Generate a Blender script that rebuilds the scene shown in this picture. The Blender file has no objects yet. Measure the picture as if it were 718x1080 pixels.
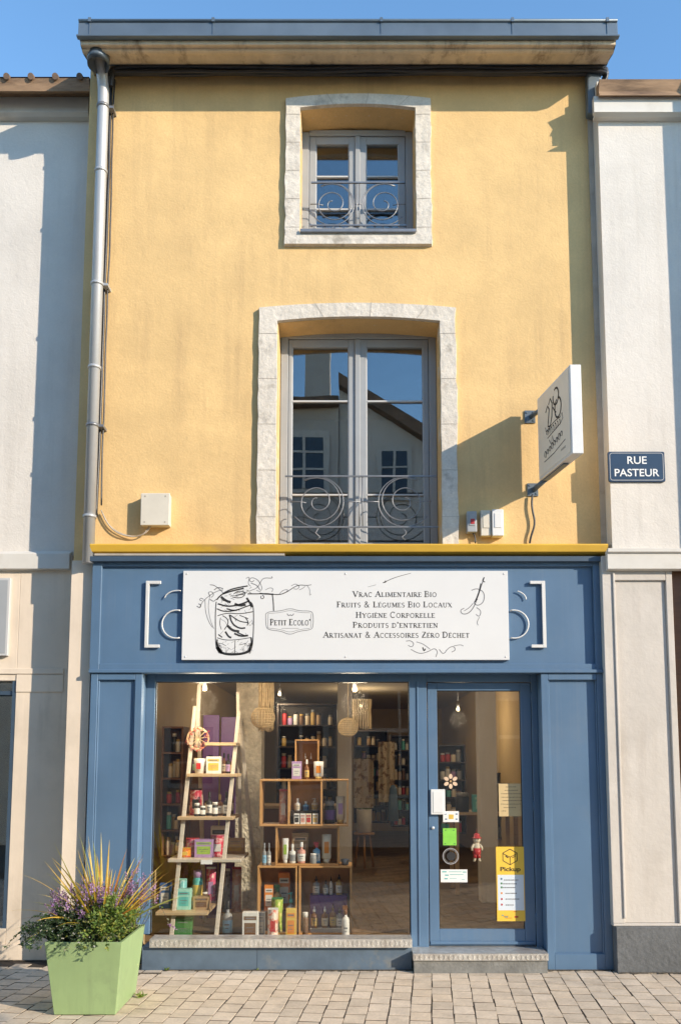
import bpy, bmesh, math, random
from mathutils import Vector, noise as mnoise
random.seed(7)
R = math.radians
S = bpy.context.scene
COL = S.collection

# ------------------------------------------------------------------ camera, sky, sun, exposure
D, TILT, HORIZ, CAMH, SC = 6.8, .105, 805.0, 1.596, 130.0     # metres to the facade, tan(pitch), eye line, eye height, px per metre
F = SC * D
PY0 = HORIZ - F * TILT
TH = math.atan(TILT)
cam = bpy.data.cameras.new('camera')
camo = bpy.data.objects.new('camera', cam); COL.objects.link(camo)
camo.location = (0, -D, CAMH)
camo.rotation_euler = (R(90) + TH, 0, 0)
cam.sensor_fit = 'VERTICAL'; cam.sensor_height = 36; cam.lens = F / 1080 * 36
cam.shift_x = (359 - 367) / 1080; cam.shift_y = (PY0 - 540) / 1080
cam.clip_end = 500; cam.clip_start = .05
S.camera = camo

AZ, EL = R(56), R(21.5)                    # sun to the right of the facade's normal, low
w = bpy.data.worlds.new('World'); S.world = w; w.use_nodes = True
nt = w.node_tree; bg = nt.nodes['Background']
sky = nt.nodes.new('ShaderNodeTexSky'); sky.sky_type = 'NISHITA'; sky.sun_disc = False
sky.sun_elevation = EL; sky.sun_rotation = math.pi - AZ
sky.air_density = 1.0; sky.dust_density = .0; sky.ozone_density = 2.0
hs = nt.nodes.new('ShaderNodeHueSaturation'); hs.inputs['Saturation'].default_value = 1.12; hs.inputs['Hue'].default_value = .496
nt.links.new(sky.outputs[0], hs.inputs['Color']); nt.links.new(hs.outputs[0], bg.inputs[0]); bg.inputs[1].default_value = .15
sun = bpy.data.lights.new('sun', 'SUN'); sun.energy = 2.7; sun.angle = R(.5); sun.color = (1, .86, .68)
suno = bpy.data.objects.new('sun', sun); COL.objects.link(suno)
suno.rotation_euler = Vector((-math.sin(AZ) * math.cos(EL), math.cos(AZ) * math.cos(EL), -math.sin(EL))).to_track_quat('-Z', 'Y').to_euler()
suno.location = (8, -8, 8)
S.view_settings.view_transform = 'Standard'; S.view_settings.look = 'None'
S.view_settings.exposure = 1.25; S.view_settings.gamma = 1

# ------------------------------------------------------------------ helpers
def W(u, v, Y=0.0):
    "photo measurement -> world x, z on the upright plane at depth Y"
    a = (u - 367) / F; b = (PY0 - v) / F
    k = (Y + D) / (math.cos(TH) - b * math.sin(TH))
    return a * k, CAMH + k * (math.sin(TH) + b * math.cos(TH))
def WX(u, v, Y=0.0): return W(u, v, Y)[0]
def WZ(v, Y=0.0): return W(367, v, Y)[1]
def GR(u, v, z=0.0):
    "photo measurement -> x, y on the level plane at height z"
    a = (u - 367) / F; b = (PY0 - v) / F
    dy = math.cos(TH) - b * math.sin(TH); dz = math.sin(TH) + b * math.cos(TH)
    k = (z - CAMH) / dz
    return a * k, -D + dy * k
def PX(n, Y=0.0): return n * (D + Y) / F

def tag(o, label=None, cat=None, group=None, kind=None):
    if label: o['label'] = label
    if cat: o['category'] = cat
    if group: o['group'] = group
    if kind: o['kind'] = kind
    return o
def origin(p):
    v = Vector((0, 0, 0))
    while p is not None:
        v += Vector(p.location); p = p.parent
    return v
def thing(name, loc, label, cat, group=None):
    o = bpy.data.objects.new(name, None); o.empty_display_size = .1
    o.location = loc; COL.objects.link(o)
    return tag(o, label, cat, group)

class MB:
    def __init__(s): s.v = []; s.f = []; s.m = []; s.sm = []
    def add(s, vs, fs, mi=0, smooth=False):
        b = len(s.v); s.v += [tuple(v) for v in vs]
        for f in fs: s.f.append([b + i for i in f]); s.m.append(mi); s.sm.append(smooth)
        return s
    def box(s, x0, x1, y0, y1, z0, z1, mi=0):
        x0, x1 = min(x0, x1), max(x0, x1); y0, y1 = min(y0, y1), max(y0, y1); z0, z1 = min(z0, z1), max(z0, z1)
        return s.add([(x0, y0, z0), (x1, y0, z0), (x1, y1, z0), (x0, y1, z0), (x0, y0, z1), (x1, y0, z1), (x1, y1, z1), (x0, y1, z1)],
                     [(0, 3, 2, 1), (4, 5, 6, 7), (0, 1, 5, 4), (1, 2, 6, 5), (2, 3, 7, 6), (3, 0, 4, 7)], mi)
    def bar(s, a, b, wx, wy, mi=0):
        "rectangular bar between two points"
        a = Vector(a); b = Vector(b); d = (b - a).normalized()
        ref = Vector((0, 1, 0)) if abs(d.y) < .9 else Vector((1, 0, 0))
        u = d.cross(ref).normalized() * wx / 2; n = d.cross(u).normalized() * wy / 2
        vs = [a + u + n, a - u + n, a - u - n, a + u - n, b + u + n, b - u + n, b - u - n, b + u - n]
        return s.add(vs, [(0, 1, 2, 3), (7, 6, 5, 4), (0, 4, 5, 1), (1, 5, 6, 2), (2, 6, 7, 3), (3, 7, 4, 0)], mi)
    def tube(s, pts, r, n=8, mi=0, caps=True):
        pts = [Vector(p) for p in pts]; rs = r if isinstance(r, (list, tuple)) else [r] * len(pts)
        vs = []; prev = None
        for i, p in enumerate(pts):
            d = (pts[min(i + 1, len(pts) - 1)] - pts[max(i - 1, 0)])
            d = d.normalized() if d.length > 1e-9 else Vector((0, 0, 1))
            if prev is None:
                ref = Vector((0, 0, 1)) if abs(d.z) < .9 else Vector((1, 0, 0))
                u = d.cross(ref).normalized()
            else:
                u = (prev - d * prev.dot(d)).normalized()
            prev = u; q = d.cross(u)
            for k in range(n):
                a = 2 * math.pi * k / n
                vs.append(p + (u * math.cos(a) + q * math.sin(a)) * rs[i])
        fs = []
        for i in range(len(pts) - 1):
            for k in range(n):
                k2 = (k + 1) % n
                fs.append((i * n + k, i * n + k2, (i + 1) * n + k2, (i + 1) * n + k))
        s.add(vs, fs, mi, True)
        if caps:
            b = len(s.v) - len(vs)
            s.f.append([b + k for k in range(n)][::-1]); s.m.append(mi); s.sm.append(False)
            s.f.append([b + (len(pts) - 1) * n + k for k in range(n)]); s.m.append(mi); s.sm.append(False)
        return s
    def lathe(s, cx, cy, prof, n=16, mi=0, sq=1.0, smooth=True):
        "prof: list of (r, z); sq squashes depth"
        vs = []
        for r, z in prof:
            for k in range(n):
                a = 2 * math.pi * k / n
                vs.append((cx + r * math.cos(a), cy + r * sq * math.sin(a), z))
        fs = []
        for i in range(len(prof) - 1):
            for k in range(n):
                k2 = (k + 1) % n
                fs.append((i * n + k, i * n + k2, (i + 1) * n + k2, (i + 1) * n + k))
        fs.append(tuple(range(n))[::-1]); fs.append(tuple((len(prof) - 1) * n + k for k in range(n)))
        return s.add(vs, fs, mi, smooth)
    def prism(s, poly, y0, y1, mi=0):
        "poly in x,z (counter-clockwise seen from -Y)"
        n = len(poly)
        vs = [(x, y0, z) for x, z in poly] + [(x, y1, z) for x, z in poly]
        fs = [tuple(range(n)), tuple(range(2 * n - 1, n - 1, -1))]
        fs += [(i, n + i, n + (i + 1) % n, (i + 1) % n) for i in range(n)]
        return s.add(vs, fs, mi)
    def extr(s, prof, x0, x1, mi=0, smooth=False):
        "prof in y,z swept along X"
        n = len(prof)
        vs = [(x0, y, z) for y, z in prof] + [(x1, y, z) for y, z in prof]
        fs = [tuple(range(n)), tuple(range(2 * n - 1, n - 1, -1))]
        s.add(vs, fs, mi)
        b = len(s.v) - 2 * n
        for i in range(n):
            s.f.append([b + i, b + n + i, b + n + (i + 1) % n, b + (i + 1) % n]); s.m.append(mi); s.sm.append(smooth)
        return s
    def ribbon(s, pts, wd, y, mi=0, t=.0008):
        "flat stroke in the x,z plane, t thick"
        pts = [Vector((p[0], p[1])) for p in pts]; n = len(pts)
        ws = wd if isinstance(wd, (list, tuple)) else [wd] * n
        L = []; Rr = []
        for i, p in enumerate(pts):
            d = pts[min(i + 1, n - 1)] - pts[max(i - 1, 0)]
            if d.length < 1e-9: d = Vector((1, 0))
            d.normalize(); q = Vector((-d.y, d.x)) * ws[i] / 2
            L.append(p + q); Rr.append(p - q)
        vs = [(a.x, y - t, a.y) for a in L] + [(a.x, y - t, a.y) for a in Rr]
        fs = [(i, n + i, n + i + 1, i + 1) for i in range(n - 1)]
        return s.add(vs, fs, mi)
    def build(s, name, mats, parent=None, bevel=0, seg=1, auto=True):
        me = bpy.data.meshes.new(name)
        if parent is not None: off = origin(parent)
        else:
            xs = [v[0] for v in s.v]; ys = [v[1] for v in s.v]; zs = [v[2] for v in s.v]
            off = Vector(((min(xs) + max(xs)) / 2, (min(ys) + max(ys)) / 2, min(zs)))
        me.from_pydata([(v[0] - off.x, v[1] - off.y, v[2] - off.z) for v in s.v], [], s.f)
        if not isinstance(mats, (list, tuple)): mats = [mats]
        for m in mats: me.materials.append(m)
        for p, mi, sm in zip(me.polygons, s.m, s.sm): p.material_index = mi; p.use_smooth = sm
        me.validate(); me.update()
        if auto:
            bm = bmesh.new(); bm.from_mesh(me)
            bmesh.ops.recalc_face_normals(bm, faces=bm.faces)
            if bevel:
                es = [e for e in bm.edges if len(e.link_faces) == 2 and e.calc_face_angle(0) > R(40)]
                bmesh.ops.bevel(bm, geom=es, offset=bevel, segments=seg, profile=.5, affect='EDGES', clamp_overlap=True)
            bm.to_mesh(me); bm.free()
        o = bpy.data.objects.new(name, me); COL.objects.link(o)
        if parent is None: o.location = off
        else: o.parent = parent
        return o

# ------------------------------------------------------------------ materials
def mat(name, c, rough=.7, metal=0, var=.12, vs=3.0, bump=0, bs=40, bd=.01, c2=None, c2s=1.2, c2t=(.5, .65), stretch=(1, 1, 1), spec=.5, trans=0, emit=None, fine=0, rvar=0, coat=0, bump2=None, streak=None):
    m = bpy.data.materials.new(name); m.use_nodes = True
    t = m.node_tree; N = t.nodes; L = t.links
    b = N['Principled BSDF']; b.inputs['Roughness'].default_value = rough; b.inputs['Metallic'].default_value = metal
    b.inputs['Specular IOR Level'].default_value = spec
    if coat: b.inputs['Coat Weight'].default_value = coat
    tc = N.new('ShaderNodeTexCoord'); mp = N.new('ShaderNodeMapping'); mp.inputs['Scale'].default_value = stretch
    L.new(tc.outputs['Object'], mp.inputs['Vector']); vec = mp.outputs[0]
    c = tuple(c) + (1,)
    n1 = N.new('ShaderNodeTexNoise'); n1.inputs['Scale'].default_value = vs; n1.inputs['Detail'].default_value = 6; n1.inputs['Roughness'].default_value = .6
    L.new(vec, n1.inputs['Vector'])
    mr = N.new('ShaderNodeMapRange'); mr.inputs[1].default_value = .3; mr.inputs[2].default_value = .7
    mr.inputs[3].default_value = 1 - var; mr.inputs[4].default_value = 1 + var
    L.new(n1.outputs[0], mr.inputs[0])
    val = mr.outputs[0]
    if fine:
        n3 = N.new('ShaderNodeTexNoise'); n3.inputs['Scale'].default_value = 55; n3.inputs['Detail'].default_value = 4
        L.new(vec, n3.inputs['Vector'])
        m3 = N.new('ShaderNodeMapRange'); m3.inputs[1].default_value = .3; m3.inputs[2].default_value = .7; m3.inputs[3].default_value = 1 - fine; m3.inputs[4].default_value = 1 + fine
        L.new(n3.outputs[0], m3.inputs[0])
        mm = N.new('ShaderNodeMath'); mm.operation = 'MULTIPLY'; L.new(val, mm.inputs[0]); L.new(m3.outputs[0], mm.inputs[1]); val = mm.outputs[0]
    mx = N.new('ShaderNodeMix'); mx.data_type = 'RGBA'; mx.blend_type = 'MULTIPLY'; mx.inputs[0].default_value = 1
    mx.inputs[6].default_value = c; L.new(val, mx.inputs[7])
    out = mx.outputs[2]
    if c2 is not None:
        n2 = N.new('ShaderNodeTexNoise'); n2.inputs['Scale'].default_value = c2s; n2.inputs['Detail'].default_value = 8; n2.inputs['Roughness'].default_value = .65
        L.new(vec, n2.inputs['Vector'])
        m2 = N.new('ShaderNodeMapRange'); m2.inputs[1].default_value = c2t[0]; m2.inputs[2].default_value = c2t[1]; L.new(n2.outputs[0], m2.inputs[0])
        x2 = N.new('ShaderNodeMix'); x2.data_type = 'RGBA'; L.new(m2.outputs[0], x2.inputs[0]); L.new(out, x2.inputs[6]); x2.inputs[7].default_value = tuple(c2) + (1,)
        out = x2.outputs[2]
    if streak:
        # long run-off stains, broken up by a second noise
        sm = N.new('ShaderNodeMapping'); sm.inputs['Scale'].default_value = (streak[2], streak[2], .35); L.new(tc.outputs['Object'], sm.inputs['Vector'])
        s1 = N.new('ShaderNodeTexNoise'); s1.inputs['Scale'].default_value = 1; s1.inputs['Detail'].default_value = 7; s1.inputs['Roughness'].default_value = .7; L.new(sm.outputs[0], s1.inputs['Vector'])
        s2_ = N.new('ShaderNodeTexNoise'); s2_.inputs['Scale'].default_value = 1.3; s2_.inputs['Detail'].default_value = 5; L.new(tc.outputs['Object'], s2_.inputs['Vector'])
        a1 = N.new('ShaderNodeMapRange'); a1.inputs[1].default_value = .48; a1.inputs[2].default_value = .75; L.new(s1.outputs[0], a1.inputs[0])
        a2 = N.new('ShaderNodeMapRange'); a2.inputs[1].default_value = .40; a2.inputs[2].default_value = .62; a2.inputs[4].default_value = streak[1]; L.new(s2_.outputs[0], a2.inputs[0])
        am = N.new('ShaderNodeMath'); am.operation = 'MULTIPLY'; L.new(a1.outputs[0], am.inputs[0]); L.new(a2.outputs[0], am.inputs[1])
        xs_m = N.new('ShaderNodeMix'); xs_m.data_type = 'RGBA'; L.new(am.outputs[0], xs_m.inputs[0]); L.new(out, xs_m.inputs[6]); xs_m.inputs[7].default_value = tuple(streak[0]) + (1,)
        out = xs_m.outputs[2]
    L.new(out, b.inputs['Base Color'])
    if rvar:
        m4 = N.new('ShaderNodeMapRange'); m4.inputs[3].default_value = rough - rvar; m4.inputs[4].default_value = rough + rvar
        L.new(n1.outputs[0], m4.inputs[0]); L.new(m4.outputs[0], b.inputs['Roughness'])
    if bump:
        nb = N.new('ShaderNodeTexNoise'); nb.inputs['Scale'].default_value = bs; nb.inputs['Detail'].default_value = 5; nb.inputs['Roughness'].default_value = .55
        L.new(vec, nb.inputs['Vector'])
        bp = N.new('ShaderNodeBump'); bp.inputs['Strength'].default_value = bump; bp.inputs['Distance'].default_value = bd
        L.new(nb.outputs[0], bp.inputs['Height']); L.new(bp.outputs[0], b.inputs['Normal'])
        if bump2:
            nc = N.new('ShaderNodeTexNoise'); nc.inputs['Scale'].default_value = bump2[0]; nc.inputs['Detail'].default_value = 6; nc.inputs['Roughness'].default_value = .6; nc.inputs['Distortion'].default_value = .6
            L.new(vec, nc.inputs['Vector'])
            b2 = N.new('ShaderNodeBump'); b2.inputs['Strength'].default_value = .6; b2.inputs['Distance'].default_value = bump2[1]
            L.new(nc.outputs[0], b2.inputs['Height']); L.new(bp.outputs[0], b2.inputs['Normal']); L.new(b2.outputs[0], b.inputs['Normal'])
    if trans: b.inputs['Transmission Weight'].default_value = trans
    if emit:
        b.inputs['Emission Color'].default_value = tuple(emit[:3]) + (1,); b.inputs['Emission Strength'].default_value = emit[3]
    return m

def glass_mat(name, tint=(.93, .95, .94), refl=.055):
    m = bpy.data.materials.new(name); m.use_nodes = True
    t = m.node_tree; N = t.nodes; L = t.links; N.remove(N['Principled BSDF'])
    tr = N.new('ShaderNodeBsdfTransparent'); tr.inputs[0].default_value = tint + (1,)
    gl = N.new('ShaderNodeBsdfGlossy'); gl.inputs['Roughness'].default_value = .0
    lw = N.new('ShaderNodeLayerWeight'); lw.inputs[0].default_value = .5
    pw = N.new('ShaderNodeMath'); pw.operation = 'POWER'; pw.inputs[1].default_value = 5; L.new(lw.outputs['Facing'], pw.inputs[0])
    mr = N.new('ShaderNodeMapRange'); mr.inputs[3].default_value = refl; mr.inputs[4].default_value = 1; L.new(pw.outputs[0], mr.inputs[0])
    tc = N.new('ShaderNodeTexCoord'); nz = N.new('ShaderNodeTexNoise'); nz.inputs['Scale'].default_value = 1.6; nz.inputs['Detail'].default_value = 1
    L.new(tc.outputs['Object'], nz.inputs['Vector'])
    bp = N.new('ShaderNodeBump'); bp.inputs['Strength'].default_value = .04; bp.inputs['Distance'].default_value = .02
    L.new(nz.outputs[0], bp.inputs['Height']); L.new(bp.outputs[0], gl.inputs['Normal'])
    mix = N.new('ShaderNodeMixShader'); L.new(mr.outputs[0], mix.inputs[0]); L.new(tr.outputs[0], mix.inputs[1]); L.new(gl.outputs[0], mix.inputs[2])
    L.new(mix.outputs[0], N['Material Output'].inputs[0])
    return m

def wood_mat(name, c, c2, sc=6, rough=.55, stretch=(1, 1, 8)):
    m = mat(name, c, rough=rough, var=.15, vs=sc, c2=c2, c2s=sc, c2t=(.42, .7), stretch=stretch, bump=.15, bs=sc * 4, bd=.002)
    return m

M = {}
M['ochre'] = mat('ochre_stucco', (.69, .47, .215), .92, var=.10, vs=2.2, streak=((.38, .25, .13), .6, 6), c2=(.60, .41, .19), c2s=1.6, c2t=(.45, .75), bump=.4, bs=60, bd=.005, fine=.05, bump2=(13, .006))
M['white_wall'] = mat('white_render', (.64, .60, .55), .92, streak=((.40, .36, .31), .5, 8), var=.06, vs=1.5, bump=.4, bs=60, bd=.005, bump2=(14, .006), fine=.03, c2=(.54, .51, .47), c2s=.9, c2t=(.5, .8))
M['white_trim'] = mat('white_trim_paint', (.60, .575, .53), .8, var=.08, vs=2.5, bump=.2, bs=20, bd=.004, c2=(.45, .42, .37), c2s=2.5, c2t=(.55, .8))
M['beige_wall'] = mat('beige_smooth_render', (.68, .58, .47), .85, var=.09, vs=1.2, streak=((.30, .24, .18), .5, 7), bump=.3, bs=18, bd=.006, c2=(.52, .44, .35), c2s=1.4, c2t=(.52, .8))
M['grey_shaded_wall'] = mat('grey_shaded_render', (.55, .51, .465), .88, var=.08, vs=1.3, streak=((.34, .29, .24), .5, 7), bump=.4, bs=24, bd=.008, c2=(.46, .425, .385), c2s=1.2, c2t=(.48, .72))  # base tone lowered to carry the shade on the right house's lower wall
M['stone'] = mat('limestone_surround', (.62, .565, .49), .9, var=.12, vs=9, bump=.8, bs=20, bd=.012, c2=(.36, .32, .27), c2s=6, c2t=(.56, .72), fine=.08)
M['cornice'] = mat('weathered_cornice', (.62, .51, .37), .9, var=.15, vs=4, bump=.5, bs=18, bd=.012, c2=(.22, .16, .11), c2s=3.2, c2t=(.52, .70), stretch=(2.2, 1, .6))
M['eave_wood'] = mat('old_brown_eave', (.33, .21, .125), .85, var=.3, vs=5, bump=.4, bs=16, bd=.01, c2=(.11, .065, .04), c2s=3, c2t=(.5, .7), stretch=(.5, 1, 3))
M['zinc'] = mat('zinc_sheet', (.13, .165, .20), .45, .35, var=.15, vs=2.5, rvar=.12, bump=.08, bs=6, bd=.004)
M['pipe'] = mat('grey_pipe_zinc', (.44, .45, .46), .5, .35, var=.12, vs=3, rvar=.12, stretch=(1, 1, .4), c2=(.33, .33, .34), c2s=3, c2t=(.55, .75))
M['pipe_blue'] = mat('blue_grey_pipe_paint', (.30, .36, .40), .45, .2, var=.08, vs=3, stretch=(1, 1, .4))
M['blue'] = mat('blue_shopfront_paint', (.088, .160, .262), .42, var=.08, vs=2.2, rvar=.08, streak=((.15, .20, .27), .5, 22), c2=(.12, .18, .26), c2s=1.5, c2t=(.55, .85), bump=.05, bs=14, bd=.003, spec=.5)
M['blue_dark'] = mat('dark_blue_trim', (.045, .075, .115), .5, var=.15, vs=4)
M['blue_base'] = mat('worn_blue_stallriser', (.085, .125, .175), .7, var=.2, vs=5, c2=(.17, .18, .18), c2s=4, c2t=(.58, .72), bump=.15, bs=20, bd=.004)
M['concrete'] = mat('old_grey_concrete', (.19, .19, .18), .92, var=.2, vs=6, bump=.6, bs=30, bd=.01, fine=.1)
M['plinth'] = mat('dark_grey_plinth', (.115, .12, .125), .9, var=.2, vs=4, bump=.7, bs=26, bd=.012, fine=.12, c2=(.18, .18, .175), c2s=3, c2t=(.6, .75))
M['yellow'] = mat('yellow_flashing_paint', (.60, .36, .035), .6, var=.12, vs=4, c2=(.45, .27, .08), c2s=2.2, c2t=(.56, .66), stretch=(.5, 1, 1))
M['ledge'] = mat('weathered_ledge', (.42, .37, .31), .9, var=.15, vs=5, bump=.3, bs=20, bd=.006, c2=(.22, .18, .13), c2s=3, c2t=(.55, .75), stretch=(.5, 1, 1))
M['frame_grey'] = mat('grey_window_paint', (.32, .335, .35), .5, var=.06, vs=4, bump=.05, bs=20, bd=.002)
M['frame_white'] = mat('white_bead_paint', (.50, .50, .50), .5, var=.05)
M['iron'] = mat('wrought_iron_grey', (.24, .245, .26), .45, .55, var=.15, vs=12)
M['black'] = mat('black_cable_rubber', (.03, .03, .033), .38, var=.2, vs=8)
M['glass'] = glass_mat('window_glass', (.85, .88, .88), .20)
M['shop_glass'] = glass_mat('shop_glass', (.96, .97, .96), .07)
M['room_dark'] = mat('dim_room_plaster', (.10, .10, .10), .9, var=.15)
M['ivory_plastic'] = mat('ivory_plastic', (.62, .57, .48), .55, var=.06, vs=6)
M['white_plastic'] = mat('white_plastic', (.70, .70, .69), .45, var=.04, vs=6)
M['sign_white'] = mat('sign_board_white', (.66, .66, .66), .45, var=.025, vs=2, spec=.35)
M['sign_cream'] = mat('sign_cream_face', (.78, .72, .62), .5, var=.04, vs=3)
M['alu'] = mat('brushed_aluminium', (.66, .66, .66), .38, .7, var=.08, vs=5)
M['ink'] = mat('black_print', (.02, .02, .022), .7, var=.1)
M['ink_grey'] = mat('grey_print', (.16, .16, .17), .7, var=.1)
M['ink_pale'] = mat('pale_grey_print', (.40, .40, .41), .7, var=.1)
M['navy'] = mat('navy_enamel', (.018, .032, .062), .28, var=.12, vs=6, coat=.4)
M['white_enamel'] = mat('white_enamel', (.75, .75, .74), .35, var=.03)
M['bracket_white'] = mat('pale_metal_strip', (.66, .65, .63), .45, .1, var=.06, vs=6)
M['planter'] = mat('green_planter_paint', (.27, .375, .175), .5, var=.10, vs=2.5, c2=(.20, .27, .14), c2s=4, c2t=(.56, .80), streak=((.17, .22, .12), .5, 14), bump=.04, bs=30, bd=.002)
M['soil'] = mat('potting_soil', (.03, .022, .015), .95, var=.4, vs=30, bump=.9, bs=60, bd=.02)
M['tile'] = mat('terracotta_roof_tile', (.20, .13, .09), .9, var=.35, vs=6, bump=.3, bs=30, bd=.006, c2=(.09, .08, .07), c2s=5, c2t=(.5, .65))
M['pale_wood'] = wood_mat('pale_pine', (.50, .36, .21), (.36, .24, .13), 7)
M['crate_wood'] = wood_mat('honey_crate_wood', (.50, .27, .10), (.34, .17, .06), 8, stretch=(1, 1, 1))
M['white_wood'] = wood_mat('whitewashed_wood', (.56, .50, .42), (.40, .34, .27), 7)
M['dark_wood'] = wood_mat('dark_shelf_wood', (.045, .028, .018), (.025, .016, .012), 7)
M['brown_wood'] = wood_mat('brown_panel_wood', (.17, .075, .03), (.10, .045, .02), 4)
M['inner_wall'] = mat('warm_inner_plaster', (.52, .38, .20), .9, var=.08, vs=1.2)
M['ceiling'] = mat('cream_ceiling_paint', (.50, .41, .27), .9, var=.06, vs=1.2)
M['pillar'] = mat('rough_stone_pillar', (.60, .54, .44), .95, var=.3, vs=14, bump=1, bs=30, bd=.03)
M['wicker'] = mat('straw_wicker', (.72, .56, .34), .8, var=.25, vs=20)
M['lamp'] = mat('lit_bulb', (.9, .8, .6), .5, emit=(1, .72, .38, 4))
COLS = {'red': (.45, .03, .03), 'pink': (.62, .16, .22), 'orange': (.65, .22, .03), 'sunny': (.62, .42, .08), 'lime': (.30, .44, .08), 'teal': (.10, .42, .40),
        'mint': (.30, .58, .50), 'sky': (.22, .42, .58), 'cobalt': (.04, .11, .28), 'purple': (.13, .055, .20), 'lilac': (.40, .25, .45), 'white': (.66, .64, .60),
        'cream': (.62, .52, .38), 'amber': (.16, .055, .012), 'dark': (.018, .015, .014), 'brown': (.16, .08, .035), 'kraft': (.40, .26, .13), 'grey': (.25, .25, .25),
        'green': (.05, .18, .05), 'gold': (.50, .33, .10), 'salmon': (.60, .30, .24), 'note_green': (.22, .56, .07), 'peach': (.66, .48, .33)}
for k, c in COLS.items(): M[k] = mat(k + '_finish', c, .5, var=.1, vs=25)

# ------------------------------------------------------------------ lettering
def arc(cx, cy, rx, ry, a0, a1, n=10): return [(cx + rx * math.cos(R(a0 + (a1 - a0) * i / n)), cy + ry * math.sin(R(a0 + (a1 - a0) * i / n))) for i in range(n + 1)]
k_, n_ = .15, .065
SER = {
 'A': (.74, [(n_, [(.06, 0), (.37, 1)]), (k_, [(.37, 1), (.68, 0)]), (n_, [(.16, .36), (.56, .36)])], [(.06, 0), (.68, 0)]),
 'B': (.62, [(k_, [(.14, 0), (.14, 1)]), (n_, [(.14, 1)] + arc(.32, .76, .2, .24, 90, -90)), (n_, [(.14, .52)] + arc(.34, .26, .24, .26, 90, -90) + [(.14, 0)])], [(.1, 0), (.1, 1)]),
 'C': (.70, [(.10, arc(.38, .5, .31, .5, 45, 315, 14)), (n_, [(.6, .98), (.6, .74)])], []),
 'D': (.74, [(k_, [(.14, 0), (.14, 1)]), (.10, [(.14, .98)] + arc(.3, .5, .36, .48, 90, -90, 12) + [(.14, .02)])], [(.1, 0), (.1, 1)]),
 'E': (.58, [(k_, [(.14, 0), (.14, 1)]), (n_, [(.14, .97), (.52, .97)]), (n_, [(.14, .52), (.42, .52)]), (n_, [(.14, .03), (.54, .03)]), (n_, [(.51, 1), (.51, .82)]), (n_, [(.53, 0), (.53, .2)])], [(.1, 0), (.1, 1)]),
 'F': (.54, [(k_, [(.14, 0), (.14, 1)]), (n_, [(.14, .97), (.50, .97)]), (n_, [(.14, .52), (.42, .52)]), (n_, [(.49, 1), (.49, .82)])], [(.14, 0), (.1, 1)]),
 'G': (.74, [(.10, arc(.38, .5, .31, .5, 45, 320, 14)), (k_, [(.62, .42), (.62, .08)])], [(.62, .42)]),
 'H': (.78, [(k_, [(.15, 0), (.15, 1)]), (k_, [(.63, 0), (.63, 1)]), (n_, [(.15, .5), (.63, .5)])], [(.15, 0), (.63, 0), (.15, 1), (.63, 1)]),
 'I': (.30, [(k_, [(.15, 0), (.15, 1)])], [(.15, 0), (.15, 1)]),
 'L': (.56, [(k_, [(.14, 0), (.14, 1)]), (n_, [(.14, .03), (.52, .03)]), (n_, [(.5, 0), (.5, .22)])], [(.14, 0), (.14, 1)]),
 'M': (.92, [(n_, [(.12, 0), (.16, 1)]), (k_, [(.16, 1), (.46, .08)]), (n_, [(.46, .08), (.76, 1)]), (k_, [(.76, 1), (.8, 0)])], [(.12, 0), (.8, 0), (.12, 1), (.8, 1)]),
 'N': (.76, [(n_, [(.13, 0), (.13, 1)]), (k_, [(.13, 1), (.63, 0)]), (n_, [(.63, 0), (.63, 1)])], [(.13, 0), (.08, 1), (.63, 1)]),
 'O': (.78, [(.10, arc(.39, .5, .31, .49, 0, 360, 20))], []),
 'P': (.58, [(k_, [(.14, 0), (.14, 1)]), (.08, [(.14, .98)] + arc(.3, .72, .22, .26, 90, -90) + [(.14, .46)])], [(.14, 0), (.1, 1)]),
 'R': (.68, [(k_, [(.14, 0), (.14, 1)]), (.08, [(.14, .98)] + arc(.3, .74, .2, .24, 90, -90) + [(.14, .5)]), (k_, [(.3, .5), (.62, 0)])], [(.14, 0), (.1, 1), (.64, 0)]),
 'S': (.54, [(.10, arc(.27, .74, .19, .24, 40, 250, 10) + arc(.26, .26, .2, .25, 80, -140, 10))], []),
 'T': (.66, [(k_, [(.33, 0), (.33, 1)]), (n_, [(.05, .97), (.61, .97)]), (n_, [(.06, 1), (.06, .8)]), (n_, [(.6, 1), (.6, .8)])], [(.33, 0)]),
 'U': (.74, [(k_, [(.14, 1), (.14, .35)]), (.09, arc(.37, .33, .23, .32, 180, 360, 10)), (n_, [(.6, .33), (.6, 1)])], [(.14, 1), (.6, 1)]),
 'V': (.72, [(k_, [(.06, 1), (.37, 0)]), (n_, [(.37, 0), (.66, 1)])], [(.06, 1), (.66, 1)]),
 'X': (.7, [(k_, [(.08, 1), (.62, 0)]), (n_, [(.08, 0), (.62, 1)])], [(.08, 1), (.62, 0)]),
 'Y': (.7, [(k_, [(.06, 1), (.35, .5)]), (n_, [(.35, .5), (.64, 1)]), (k_, [(.35, .5), (.35, 0)])], [(.06, 1), (.64, 1), (.35, 0)]),
 'Z': (.62, [(n_, [(.06, .97), (.56, .97)]), (k_, [(.54, .97), (.08, .03)]), (n_, [(.06, .03), (.56, .03)]), (n_, [(.57, 0), (.57, .2)])], []),
 '&': (.80, [(.09, [(.74, .1), (.62, 0), (.2, .8)] + arc(.32, .82, .13, .17, 180, -20, 8) + [(.12, .38)] + arc(.3, .22, .2, .22, 150, 330, 8) + [(.66, .5)])], []),
 "'": (.2, [(k_, [(.1, 1), (.1, .72)])], []),
}
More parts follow.
